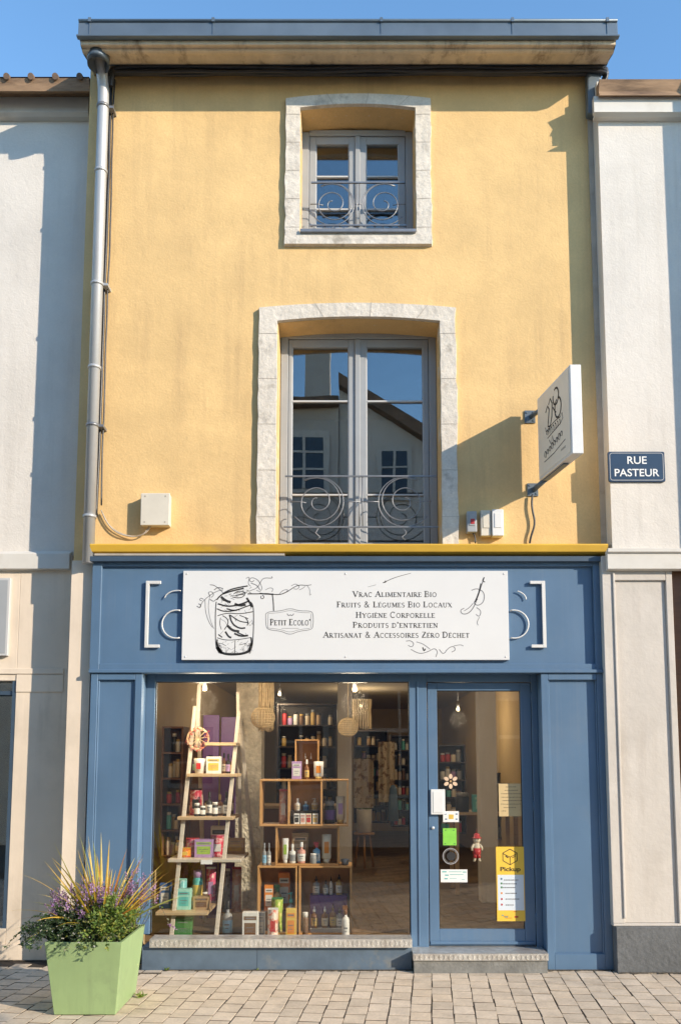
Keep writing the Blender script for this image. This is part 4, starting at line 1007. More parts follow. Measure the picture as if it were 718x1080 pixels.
S_(gy, [(432, 252), (446, 240), (510, 236), (555, 222), (600, 236), (660, 236), (672, 252), (672, 316), (660, 332), (600, 338), (555, 358), (510, 338), (448, 332), (434, 316), (432, 252)], .005)
S_(gy, [(444, 250), (510, 244), (555, 232), (602, 244), (656, 246)], .003); S_(gy, [(444, 322), (510, 330), (555, 346), (600, 330), (656, 324)], .003)
S_(gy, [(540, 250), (548, 262), (556, 254), (564, 262), (574, 250)], .007); S_(gy, [(512, 324), (600, 324)], .003); S_(gy, [(444, 250), (444, 322)], .003); S_(gy, [(660, 250), (660, 322)], .003)
rq = random.Random(77)
for k in range(70):      # fine hatching on the jar
    x = rq.uniform(190, 366); y = rq.choice([rq.uniform(390, 450), rq.uniform(190, 240), rq.uniform(250, 370), rq.uniform(400, 450)])
    l_ = rq.uniform(8, 26); a = rq.choice([-.6, -.9, .5, 1.1]); S_(gy, [(x, y), (min(x + l_ * math.cos(a), 368), y + l_ * math.sin(a))], .0028)
for k in range(26):
    x = rq.uniform(200, 350); y = 175 - (x - 200) * .3 + rq.uniform(-10, 14); S_(dk, [(x, y), (x + rq.uniform(10, 22), y + rq.uniform(-8, 8))], .003)
for k in range(24):
    y = 395 + k * 2.3; S_(gy, [(184 + k * .5, y), (184 + rq.uniform(12, 30) + k * .5, y + 6)], .0035); S_(gy, [(368 - k * .4, y), (368 - rq.uniform(10, 26), y + 5)], .0035)
# ornaments on the right (crop 330..590 x 590..710, scale 2.7615)
def q(x, y): return BW(330 + x / 2.7615, 590 + y / 2.7615)
S_(gy, [(500, 52), (490, 80), (480, 110), (468, 140), (452, 158), (434, 160), (428, 148), (440, 142)], (.010, .006)); S_(dk, [(490, 70), (484, 96), (472, 124)], .010)
S_(gy, [(462, 90), (480, 84), (500, 96), (498, 124), (480, 136), (466, 126), (480, 116)], .007); S_(gy, [(476, 140), (490, 150), (484, 168), (474, 160)], .006); S_(gy, [(484, 168), (476, 184), (480, 192)], .005); S_(dk, [(500, 52), (494, 62), (502, 66)], .008); S_(gy, [(440, 150), (456, 140), (466, 128)], .006)
S_(gy, [(270, 238), (284, 236), (294, 246), (286, 256), (276, 250)], .006); S_(dk, [(318, 256), (322, 268), (326, 260)], .010); S_(gy, [(284, 262), (310, 276), (336, 268), (352, 258), (362, 268), (356, 284)], .006)
S_(gy, [(366, 262), (378, 278), (392, 258), (408, 252), (414, 264), (402, 270)], .006); S_(gy, [(300, 240), (320, 246), (340, 262)], .005); S_(gy, [(408, 252), (428, 248), (436, 252)], .005)
S_(dk, [(204, 68), (240, 52), (286, 40)], (.006, .003)); S_(dk, [(204, 68), (214, 66), (210, 62)], .006); S_(gy, [(160, 80), (184, 74)], .003)
dk.build('illustration', M['ink'], t, auto=False); gy.build('illustration', M['ink_grey'], t, auto=False)

# bracket and ring ornaments beside the board
YO = YB - .03
for sx, (uv, ue) in ((-1, (155.0, 169)), (1, (573.5, 559.5))):
    x, xe = WX(uv, 650, YO), WX(ue, 650, YO); zt, zb = WZ(612.5, YO), WZ(683, YO)
    w_ = .028
    m = MB(); m.box(x - w_ / 2, x + w_ / 2, YO, YO + .018, zb, zt); m.box(x + (w_ / 2 if sx < 0 else -w_ / 2), xe, YO, YO + .018, zt - w_ * .9, zt); m.box(x + (w_ / 2 if sx < 0 else -w_ / 2), xe, YO, YO + .018, zb, zb + w_ * .9)
    m.box(x - .006, x + .006, YO + .019, YB - .0005, zb + .05, zb + .07); m.box(x - .006, x + .006, YO + .019, YB - .0005, zt - .07, zt - .05)
    tag(m.build('bracket_ornament', M['bracket_white'], None, bevel=.002), 'pale square bracket opening towards the white shop board, %s' % ('beside the jar drawing' if sx < 0 else 'above the door side'), 'metal bracket', 'square brackets either side of the shop board')
    m = MB()
    cu = 186 if sx < 0 else 542; cx = WX(cu, 658, YO); cz = WZ(658, YO); r_ = PX(15.5, YO)
    a0, a1 = (75, 285) if sx < 0 else (105, -105)
    m.tube([(cx + r_ * math.cos(R(a0 + (a1 - a0) * i / 20)), YO + .012, cz + r_ * .98 * math.sin(R(a0 + (a1 - a0) * i / 20))) for i in range(21)], .0065, 6)
    cz = WZ(632, YO); r_ = PX(14, YO); cx = WX(187 if sx < 0 else 541, 632, YO); a0, a1 = (75, 170) if sx < 0 else (70, 0)
    m.tube([(cx + r_ * math.cos(R(a0 + (a1 - a0) * i / 20)), YO + .012, cz + r_ * .7 * math.sin(R(a0 + (a1 - a0) * i / 20))) for i in range(21)], .005, 6)
    tag(m.build('ring_ornament', M['bracket_white'], None), 'thin pale metal rings half hidden behind the %s end of the shop board' % ('left' if sx < 0 else 'right'), 'metal ring', 'thin rings behind the shop board')

# framed board on the left house
YP = YLG - .04
m = MB(); a, b = W(-40, 691.5, YP), W(11.5, 609.5, YP)
t = thing('notice_board', ((a[0] + b[0]) / 2, YLG, a[1]), 'pale framed board on the beige wall at the left edge of the picture', 'notice board')
m.box(a[0], b[0], YP, YLG - .0005, a[1], b[1]); m.build('frame', M['frame_white'], t, bevel=.003)
m = MB(); m.box(a[0] + .02, b[0] - .02, YP - .002, YP - .0005, a[1] + .02, b[1] - .02); m.build('panel', M['frame_grey'], t)

# ------------------------------------------------------------------ planter and its plants
bl = GR(57, 1071); br = GR(122, 1071); bk = GR(148, 1048)
xb0, xb1, yb0, yb1 = bl[0], br[0], (bl[1] + br[1]) / 2, bk[1]
fl_ = .05
YT = yb0 - fl_
xt0, xt1, ztp_ = WX(47, 994, YT), WX(129, 994, YT), WZ(994, YT)
yt1 = yb1 + fl_
t = thing('planter', ((xb0 + xb1) / 2, (yb0 + yb1) / 2, 0), 'light green tapered square planter standing on the pavement by the shop front', 'planter')
m = MB(); wt = .022
def ringp(x0, x1, y0, y1, z): return [(x0, y0, z), (x1, y0, z), (x1, y1, z), (x0, y1, z)]
vs = ringp(xb0, xb1, yb0, yb1, .004) + ringp(xt0, xt1, YT, yt1, ztp_) + ringp(xt0 + wt, xt1 - wt, YT + wt, yt1 - wt, ztp_) + ringp(xt0 + wt + .02, xt1 - wt - .02, YT + wt + .02, yt1 - wt - .02, ztp_ - .1)
fs = [(3, 2, 1, 0)] + [(l + i, l + (i + 1) % 4, l + 4 + (i + 1) % 4, l + 4 + i) for l in (0, 4, 8) for i in range(4)]
m.add(vs, fs); m.build('planter_body', M['planter'], t, bevel=.004, seg=2)
m = MB()
ns = 10; zs_ = ztp_ - .035
sv = [(xt0 + .03 + (xt1 - xt0 - .06) * i / ns, YT + .03 + (yt1 - YT - .06) * j / ns, zs_ + random.uniform(-.012, .018)) for j in range(ns + 1) for i in range(ns + 1)]
m.add(sv, [(j * (ns + 1) + i, j * (ns + 1) + i + 1, (j + 1) * (ns + 1) + i + 1, (j + 1) * (ns + 1) + i) for j in range(ns) for i in range(ns)]); m.build('soil', M['soil'], t)

def leafmat(n, c, tr=.3):
    mm = mat(n, c, .55, var=.25, vs=14)
    t_ = mm.node_tree; b_ = t_.nodes['Principled BSDF']; o_ = t_.nodes['Material Output']
    tl = t_.nodes.new('ShaderNodeBsdfTranslucent'); tl.inputs[0].default_value = (min(1, c[0] * 2.2), min(1, c[1] * 2.2), c[2] * 1.2, 1)
    ms = t_.nodes.new('ShaderNodeMixShader'); ms.inputs[0].default_value = tr
    t_.links.new(b_.outputs[0], ms.inputs[1]); t_.links.new(tl.outputs[0], ms.inputs[2]); t_.links.new(ms.outputs[0], o_.inputs[0])
    return mm
for k_2, c_a, c_b in (('pink', (.62, .10, .20), (.72, .55, .50)), ('red', (.50, .03, .06), (.68, .40, .38)), ('orange', (.66, .26, .03), (.50, .08, .03)), ('salmon', (.62, .36, .30), (.70, .60, .52)), ('lime', (.34, .46, .06), (.66, .60, .20)), ('sky', (.20, .50, .52), (.50, .66, .66)), ('peach', (.68, .56, .46), (.60, .16, .10)), ('grey', (.32, .31, .30), (.15, .14, .15))):
    M[k_2 + '_print'] = mat(k_2 + '_print', c_a, .4, var=.1, vs=20, c2=c_b, c2s=38, c2t=(.52, .56))
LM = [leafmat('leaf_dark', (.028, .055, .022)), leafmat('leaf_mid', (.07, .12, .03)), leafmat('leaf_light', (.16, .24, .05)), leafmat('leaf_yellow', (.26, .27, .06)),
      leafmat('blade_gold', (.55, .34, .045), .35), leafmat('blade_straw', (.60, .44, .14), .35), leafmat('blade_olive', (.26, .27, .06), .3), leafmat('blade_rust', (.34, .15, .04), .3),
      leafmat('bloom_violet', (.26, .13, .36), .3), leafmat('bloom_pale', (.42, .28, .50), .3), leafmat('bloom_white', (.62, .60, .56), .3), leafmat('stem_purple', (.07, .04, .04), .1), leafmat('leaf_grey', (.17, .18, .12), .2)]
rg = random.Random(11)
def leaf(mb, p, d, L_, w_, mi, fold=.25):
    d = d.normalized(); up = Vector((rg.uniform(-1, 1), rg.uniform(-1, 1), rg.uniform(-.2, 1.0)))
    s = d.cross(up)
    if s.length < 1e-3: s = Vector((1, 0, 0))
    s.normalize(); n = s.cross(d)
    a = p; mid = p + d * L_ * .5 + n * L_ * .06; tip = p + d * L_ - n * L_ * .08
    l = mid + s * w_ / 2 + n * w_ * fold; r_ = mid - s * w_ / 2 + n * w_ * fold
    mb.add([a, l, tip, r_, mid], [(0, 4, 1), (4, 2, 1), (0, 3, 4), (4, 3, 2)], mi)
pcx, pcy = (xt0 + xt1) / 2, (YT + yt1) / 2
# spiky grass-like plant
pt_ = thing('spiky_plant', (pcx + .02, pcy + .05, zs_), 'gold and olive spiky leaved plant rising from the middle of the green planter', 'plant')
m = MB(); cz = zs_
NB = 95
for i in range(NB):
    a = rg.uniform(0, 2 * math.pi); lean = rg.uniform(.03, 1.0) ** .8
    L_ = rg.uniform(.46, .76) * (1 - .12 * lean)
    base = Vector((pcx + .02 + .035 * math.cos(a) * rg.random(), pcy + .05 + .035 * math.sin(a) * rg.random(), cz))
    el = R(88 - 62 * lean + rg.uniform(-5, 5)); hd_ = Vector((math.cos(a), math.sin(a), 0))
    pts = []; p = base.copy(); ev = el; n = 9; droop = rg.uniform(.0, .9) * lean
    for k in range(n + 1):
        pts.append(p.copy()); p = p + (hd_ * math.cos(ev) + Vector((0, 0, math.sin(ev)))) * L_ / n; ev -= droop * 2.0 / n * (k / n + .3)
    w0 = rg.uniform(.008, .0145); side = hd_.cross(Vector((0, 0, 1))).normalized(); tw = rg.uniform(-.6, .6); side = (side + Vector((0, 0, tw)) + hd_ * rg.uniform(-.5, .5)).normalized()
    vs = []
    for k, p in enumerate(pts):
        f_ = k / n; w_ = w0 * (.75 + .6 * f_ if f_ < .35 else max(.03, 1.0 * (1 - ((f_ - .35) / .65) ** 1.6)))
        up_ = side.cross((pts[min(k + 1, n)] - pts[max(k - 1, 0)]).normalized())
        vs += [p + side * w_, p + up_ * w_ * .45, p - side * w_]
    fs = []
    for k in range(n):
        b_ = k * 3; fs += [(b_, b_ + 1, b_ + 4, b_ + 3), (b_ + 1, b_ + 2, b_ + 5, b_ + 4)]
    m.add(vs, fs, rg.choice([4, 4, 4, 5, 5, 6, 7, 4]))
m.build('leaves', LM, pt_, auto=False)

def bush(name, label, cx, cy, rx, ry, h, nst, leafset, bloom=None, trail=0, ll=(.02, .035), lw=.4, dens=12, spike=False, seed=1, lean=(0, 0)):
    rg.seed(seed)
    t = thing(name, (cx, cy, zs_), label, 'plant'); st = MB(); lv = MB(); bl_ = MB()
    for i in range(nst):
        a = rg.uniform(0, 2 * math.pi); r_ = math.sqrt(rg.random())
        bx_, by_ = cx + rx * .55 * r_ * math.cos(a), cy + ry * .55 * r_ * math.sin(a)
        tx, ty = cx + rx * 1.0 * r_ * math.cos(a) + rg.uniform(-.04, .04) + lean[0], cy + ry * 1.0 * r_ * math.sin(a) + rg.uniform(-.04, .04) + lean[1]
        hz_ = h * (1 - .55 * r_ ** 2) * rg.uniform(.7, 1.12)
        P0, P1 = Vector((bx_, by_, zs_ - .01)), Vector((tx, ty, zs_ + hz_))
        mid = P0.lerp(P1, .5) + Vector((rg.uniform(-.02, .02), rg.uniform(-.02, .02), hz_ * .12))
        pts = smooth_pts([P0, mid, P1], 2)
        if trail and rg.random() < trail:
            o_ = Vector((tx - cx, ty - cy, 0)); o_ = o_.normalized() if o_.length > .01 else Vector((1, 0, 0))
            pts = smooth_pts([P0, mid, P1 + o_ * .05, P1 + o_ * rg.uniform(.09, .16) - Vector((0, 0, hz_ * rg.uniform(.5, 1.1)))], 2)
        st.tube(pts, [.0022 - .0012 * k / len(pts) for k in range(len(pts))], 4, 11 if spike else 0, caps=False)
        for k in range(dens):
            f_ = rg.uniform(.12, 1.0) ** .75; j = min(int(f_ * (len(pts) - 1)), len(pts) - 2)
            p = pts[j].lerp(pts[j + 1], rg.random()); d_ = (pts[j + 1] - pts[j]).normalized() * .5 + Vector((rg.uniform(-1, 1), rg.uniform(-1, 1), rg.uniform(-.4, .8)))
            leaf(lv, p, d_, rg.uniform(*ll), rg.uniform(*ll) * lw, rg.choice(leafset))
        if bloom and rg.random() < bloom[1]:
            if spike:
                L_ = rg.uniform(.05, .11); d_ = (pts[-1] - pts[-2]).normalized() + Vector((rg.uniform(-.3, .3), rg.uniform(-.3, .3), .4)); d_.normalize()
                st.tube([pts[-1], pts[-1] + d_ * L_], .0014, 4, 11, caps=False)
                for k in range(22):
                    f_ = rg.random(); leaf(bl_, pts[-1] + d_ * L_ * f_, Vector((rg.uniform(-1, 1), rg.uniform(-1, 1), rg.uniform(-.3, .8))), .014 * (1.15 - f_ * .6) * 1.25, .010, rg.choice(bloom[0]))
            else:
                for k in range(rg.randint(1, 3)):
                    p = pts[rg.randint(len(pts) // 2, len(pts) - 1)] + Vector((rg.uniform(-.02, .02), rg.uniform(-.02, .02), .012))
                    for w_ in range(5): leaf(bl_, p, Vector((math.cos(w_ * 1.257), math.sin(w_ * 1.257) * .7 - .5, math.sin(w_ * 1.257) * .8)), .006, .005, rg.choice(bloom[0]))
    st.build('stems', LM, t, auto=False); lv.build('leaves', LM, t, auto=False)
    if bl_.v: bl_.build('flowers', LM, t, auto=False)
wP, dP = xt1 - xt0, yt1 - YT
bush('trailing_plant', 'dark small leaved plant with tiny white flowers spilling over the left rim of the planter', xt0 + .12, YT + .16, .20, .16, .23, 120, [0, 0, 0, 1], ([10], .85), .5, (.018, .03), .55, 24, seed=2, lean=(-.05, -.01))
bush('sage_plant', 'plant with violet flower spikes behind the dark trailing plant', xt0 + .20, YT + .26, .22, .17, .36, 85, [0, 1, 12, 1], ([8, 9, 9], .85), 0, (.02, .034), .4, 14, True, seed=3, lean=(-.02, 0))
bush('green_plant', 'fresh green leafy plant filling the right half of the planter', xt1 - .15, YT + .20, .18, .22, .29, 120, [1, 2, 2, 3], None, .12, (.022, .042), .42, 22, seed=4, lean=(.02, 0))
bush('lavender_plant', 'plant with pale lilac spikes leaning out at the back right corner of the planter', xt1 - .09, yt1 - .10, .15, .13, .36, 50, [1, 2, 12], ([9, 9, 8], .75), .1, (.016, .03), .35, 16, True, seed=5, lean=(.05, 0))
bush('grey_leaf_plant', 'grey green dry looking plant low in the middle front of the planter', pcx - .01, YT + .12, .13, .10, .18, 70, [12, 12, 1, 3], None, .2, (.016, .028), .35, 18, seed=6)

# ------------------------------------------------------------------ things stuck on the door glass
YK = YD - .012 + .022      # just in front of the pane
ypane = YD + .012
def card(u0, v0, u1, v1, th=.0015, y=None):
    y = ypane - .0006 if y is None else y
    a, b = W(u0, v1, y), W(u1, v0, y)
    m = MB(); m.box(a[0], b[0], y - th, y, a[1], b[1]); return m, a, b, y - th
# flower
yy = ypane - .0006; fx, fz = W(475, 824, yy)
t = thing('flower_sticker', (fx, yy, fz), 'six petalled pale pink flower sticker high on the door glass', 'sticker')
m = MB()
for k in range(6):
    a = R(90 + 60 * k); px_, pz_ = fx + .040 * math.cos(a), fz + .040 * math.sin(a)
    m.prism([(px_ + .021 * math.cos(a) * math.cos(s_a) - .015 * math.sin(a) * math.sin(s_a), pz_ + .021 * math.sin(a) * math.cos(s_a) + .015 * math.cos(a) * math.sin(s_a)) for s_a in [2 * math.pi * j / 12 for j in range(12)]], yy - .0012, yy)
m.build('petals', M['peach'], t)
m = MB(); m.prism([(fx + .010 * math.cos(R(30 * j)), fz + .010 * math.sin(R(30 * j))) for j in range(12)], yy - .003, yy - .0013); m.build('centre', M['kraft'], t)
# white sticker with yellow emblem
m, a, b, yf = card(467, 855.5, 483.5, 867)
t = thing('emblem_sticker', (a[0], yf, a[1]), 'small white sticker with yellow and blue marks just below the white letter box', 'sticker'); m.build('card', M['white_enamel'], t)
m = MB(); cx, cz = (a[0] + b[0]) / 2, (a[1] + b[1]) / 2; m.prism([(cx - .018, cz - .02), (cx + .02, cz - .02), (cx + .022, cz + .016), (cx - .018, cz + .018)], yf - .001, yf - .0002); m.build('emblem', M['sunny'], t)
m = MB()
for dx_, dz_ in ((-.045, .02), (-.04, -.02), (.045, .02), (.045, -.02)): m.box(cx + dx_ - .008, cx + dx_ + .008, yf - .001, yf - .0002, cz + dz_ - .005, cz + dz_ + .005)
m.build('marks', M['blue'], t)
# kraft notice with writing
m, a, b, yf = card(526, 826.5, 551, 861)
t = thing('paper_notice', (a[0], yf, a[1]), 'tan handwritten paper notice with seven lines on the right of the door glass', 'notice'); m.build('paper', mat('kraft_paper', (.56, .42, .22), .7, var=.06), t)
wd, hg_ = b[0] - a[0], b[1] - a[1]
m = MB(); rq = random.Random(2)
for i, (x0_, x1_) in enumerate(((.3, .68), (.25, .75), (.1, .95), (.1, .92), (.15, .95), (.08, .9), (.2, .7), (.1, .3))):
    zz = b[1] - hg_ * (.1 + .105 * i); x = a[0] + wd * x0_
    while x < a[0] + wd * x1_:
        l_ = rq.uniform(.004, .014); m.ribbon([(x, zz + rq.uniform(-.001, .001)), (x + l_, zz + rq.uniform(-.001, .001))], .004, yf - .0002); x += l_ + .004
m.build('handwriting', M['ink'], t, auto=False)
# green note
m, a, b, yf = card(467, 873.5, 481, 891.5)
t = thing('green_note', (a[0], yf, a[1]), 'bright green blank note on the left of the door glass', 'note'); m.build('card', M['note_green'], t)
m = MB(); wd, hg_ = b[0] - a[0], b[1] - a[1]
for fx_, fz_ in ((.2, .88), (.8, .88), (.15, .1), (.85, .1)): m.box(a[0] + wd * fx_ - .006, a[0] + wd * fx_ + .006, yf - .001, yf - .0002, a[1] + hg_ * fz_ - .003, a[1] + hg_ * fz_ + .003)
m.build('tape', M['green'], t)
# round sticker with ring
cx, cz = W(475, 903, yy); r_ = PX(8, yy)
t = thing('round_sticker', (cx, yy, cz), 'round dark sticker inside a pale ring under the green note', 'sticker')
m = MB(); m.ribbon([(cx + r_ * math.cos(R(i * 12)), cz + r_ * math.sin(R(i * 12))) for i in range(31)], .005, yy - .0001); m.ribbon([(cx + r_ * .84 * math.cos(R(i * 12)), cz + r_ * .84 * math.sin(R(i * 12))) for i in range(31)], .002, yy - .0001); m.build('ring', M['ink_pale'], t, auto=False)
m = MB(); m.prism([(cx + .004 + r_ * (.58 + .06 * math.sin(i * 3)) * math.cos(R(i * 18)), cz + r_ * (.56 + .07 * math.cos(i * 4)) * math.sin(R(i * 18))) for i in range(20)], yy - .0012, yy - .0001); m.build('emblem', M['ink'], t)
# white label
m, a, b, yf = card(464.5, 917, 492.5, 930.5)
t = thing('white_label', (a[0], yf, a[1]), 'wide pale blue white label with small print, lowest on the left of the door glass', 'label'); m.build('card', M['white_enamel'], t)
wd, hg_ = b[0] - a[0], b[1] - a[1]; m = MB()
for x0_, x1_, zz, w_ in ((.06, .22, .82, .009), (.3, .78, .82, .004), (.82, .96, .80, .007), (.16, .3, .56, .009), (.34, .85, .60, .004), (.14, .26, .28, .009), (.78, .9, .22, .003), (.34, .6, .3, .003)): m.ribbon([(a[0] + wd * x0_, a[1] + hg_ * zz), (a[0] + wd * x1_, a[1] + hg_ * zz)], w_, yf - .0002)
m.build('print', M['teal'], t, auto=False)
# parcel poster
m, a, b, yf = card(524, 893, 553, 972, y=YD - .0105 - .0008)
m, a, b, yf = card(524, 893, 552, 971.5, y=YD - .0112)
t = thing('pickup_poster', (a[0], yf, a[1]), 'tall yellow poster with a parcel symbol low on the right of the door', 'poster'); m.build('sheet', mat('poster_yellow', (.78, .50, .06), .5, var=.03), t)
wd, hg_ = b[0] - a[0], b[1] - a[1]
m = MB(); m.box(a[0] + wd * .04, a[0] + wd * .97, yf - .001, yf - .0002, a[1] + hg_ * .145, a[1] + hg_ * .62); m.build('white_panel', mat('poster_white', (.62, .68, .74), .5, var=.04), t)
def hp_(u, v): return WX(430 + u / 4.787, 930, yf), WZ(850 + v / 4.787, yf)
m = MB()
def P_(pts, w_): m.ribbon([hp_(*p) for p in pts], w_, yf - .0002)
P_([(517, 218), (553, 238), (553, 276), (517, 297), (481, 276), (481, 238), (517, 218)], .006); P_([(481, 240), (500, 250), (517, 258), (535, 250), (553, 240)], .005); P_([(517, 258), (517, 296)], .005); P_([(494, 252), (508, 262)], .008); P_([(528, 262), (546, 252)], .005)
m.build('parcel_symbol', M['ink'], t, auto=False)
sans('Pickup', hp_(518, 0)[0], hp_(0, 322)[1], yf - .0012, PX(5.8), wd * .72, M['ink'], t, bold=.02)
rq = random.Random(9)
for mm, rows in ((M['ink_grey'], ((374, 484, 556), (393, 478, 548), (412, 478, 540), (441, 490, 548), (470, 490, 560), (500, 490, 530))), (M['teal'], ((560, 484, 500), (552, 470, 480)))):
    m = MB()
    for v, u0, u1 in rows:
        u = u0
        while u < u1: l_ = rq.uniform(3, 9); m.ribbon([hp_(u, v), hp_(min(u + l_, u1), v)], .0075, yf - .0012); u += l_ + 2
    m.build('print', mm, t, auto=False)
for mm, vv in ((M['blue'], (368, )), (M['green'], (391, 411)), (M['orange'], (440, )), (M['red'], (470, 498))):
    m = MB()
    for v in vv: x_, z_ = hp_(471, v); m.box(x_ - .006, x_ + .007, yf - .0022, yf - .0012, z_ - .007, z_ + .007)
    m.build('symbol', mm, t)
m = MB(); x_, z_ = hp_(544, 560); m.box(x_ - .016, x_ + .014, yf - .0012, yf - .0002, z_ - .006, z_ + .006); x_, z_ = hp_(486, 556); m.ribbon([(x_ - .02, z_), (x_ + .03, z_)], .003, yf - .0002); x_, z_ = hp_(500, 566); m.ribbon([(x_ - .02, z_), (x_ + .03, z_)], .003, yf - .0002); x_, z_ = hp_(536, 534); m.ribbon([(x_ - .01, z_), (x_ + .015, z_)], .004, yf - .0002); m.build('mark', M['red'], t)
# hanging doll (behind the glass)
yd = ypane + .04; hx, hz = W(502.5, 895, yd)
t = thing('hanging_doll', (hx, yd, hz), 'small felt doll in red hat and trousers hanging in the middle door glass', 'doll')
m = MB(); s_ = PX(1, yd)
m.lathe(hx, yd, [(.3 * s_, hz - 7 * s_), (3.6 * s_, hz - 5 * s_), (3.6 * s_, hz + 4 * s_), (2.2 * s_, hz + 6 * s_), (.4 * s_, hz + 6.4 * s_)], 14, sq=.6)
for sx in (-1, 1):
    m.tube([(hx + sx * 2.6 * s_, yd, hz + 4.5 * s_), (hx + sx * 5.2 * s_, yd - .005, hz + 1 * s_), (hx + sx * 5 * s_, yd - .008, hz - 2 * s_)], [.011, .010, .008], 8)
    m.tube([(hx + sx * 1.4 * s_, yd, hz - 5 * s_), (hx + sx * 2.2 * s_, yd, hz - 11 * s_), (hx + sx * 3.2 * s_, yd - .006, hz - 13 * s_)], [.012, .010, .009], 8)
m.lathe(hx, yd, [(.5 * s_, hz + 5 * s_), (3.2 * s_, hz + 6.5 * s_), (4 * s_, hz + 9 * s_), (3.2 * s_, hz + 12 * s_), (.5 * s_, hz + 13.4 * s_)], 14, sq=.8); m.build('body', M['cream'], t)
m = MB(); m.lathe(hx, yd, [(5.4 * s_, hz + 10.6 * s_), (5.4 * s_, hz + 11.2 * s_), (3.5 * s_, hz + 11.6 * s_), (3.0 * s_, hz + 15 * s_), (.6 * s_, hz + 16 * s_)], 14, sq=.8); m.build('hat', M['red'], t)
m = MB(); m.lathe(hx, yd - .002, [(2.4 * s_, hz - 7 * s_), (4.1 * s_, hz - 5 * s_), (4.0 * s_, hz + .5 * s_)], 14, sq=.68)
for sx in (-1, 1): m.tube([(hx + sx * 1.5 * s_, yd - .003, hz - 5 * s_), (hx + sx * 2.1 * s_, yd - .003, hz - 9.5 * s_)], .0145, 8)
m.build('trousers', M['red'], t)
m = MB()
for sx in (-1, 1): m.box(hx + sx * 1.3 * s_ - .002, hx + sx * 1.3 * s_ + .002, yd - .030, yd - .022, hz + 9.3 * s_, hz + 10 * s_)
m.ribbon([(hx - 1.2 * s_, hz + 7.6 * s_), (hx, hz + 7.1 * s_), (hx + 1.2 * s_, hz + 7.6 * s_)], .002, yd - .027); m.build('face', M['ink'], t, auto=False)
m = MB(); m.tube([(hx, yd, hz + 16 * s_), (hx, yd, hz + 20 * s_)], .0015, 5); m.build('thread', M['red'], t)

# ------------------------------------------------------------------ shop display: two A-frames with planks
XY = lambda u, v, y: Vector((WX(u, v, y), y, WZ(v, y)))
t = thing('ladder_shelf', (WX(215, 980, .6), .6, ZFL), 'whitewashed A-frame ladder shelf with five planks at the left of the shop window', 'shelf')
def foot(u, y): return Vector((WX(u, 978, y), y, ZFL))
legs = [(XY(206, 745, .80), foot(181, .40)), (XY(252, 752, .80), foot(228, .36)), (XY(252, 750, .84), foot(274, 1.15)), (XY(209, 745, .84), foot(216, 1.15))]
for a, b in legs:
    m = MB(); m.bar(a, b, .034, .028); m.build('leg', M['white_wood'], t, bevel=.003)
m = MB(); m.bar(XY(210.5, 722, .86), XY(207.5, 792, .82), .034, .028); m.bar(XY(210.5, 723, .86), XY(215, 718, .86), .03, .026); m.build('post', M['white_wood'], t, bevel=.003)
m = MB(); m.bar(XY(251, 730, .9), XY(254, 905, 1.0), .030, .026); m.build('post', M['white_wood'], t, bevel=.003)
shelf_z = {}
for v, u0, u1, y0, y1, cz in ((783, 216, 249, .66, .90, 'pale_wood'), (816, 197, 250, .60, .92, 'pale_wood'), (861.5, 187, 246, .52, .98, 'pale_wood'), (906, 177, 232, .46, 1.02, 'white_wood'), (962, 164, 219, .36, .95, 'pale_wood')):
    zt = WZ(v, y0); shelf_z[v] = zt
    m = MB(); x0, x1 = WX(u0, v, y0), WX(u1, v, y0)
    if v == 906: x1 = WX(262, v, 1.0)
    m.box(x0, x1, y0, y1, zt - .028, zt); m.build('plank', M[cz], t, bevel=.003)
m = MB(); m.box(WX(212, 908, .455), WX(224, 908, .455), .452, .459, WZ(911.5, .455), WZ(907, .455)); m.build('price_tag', M['white_enamel'], t)

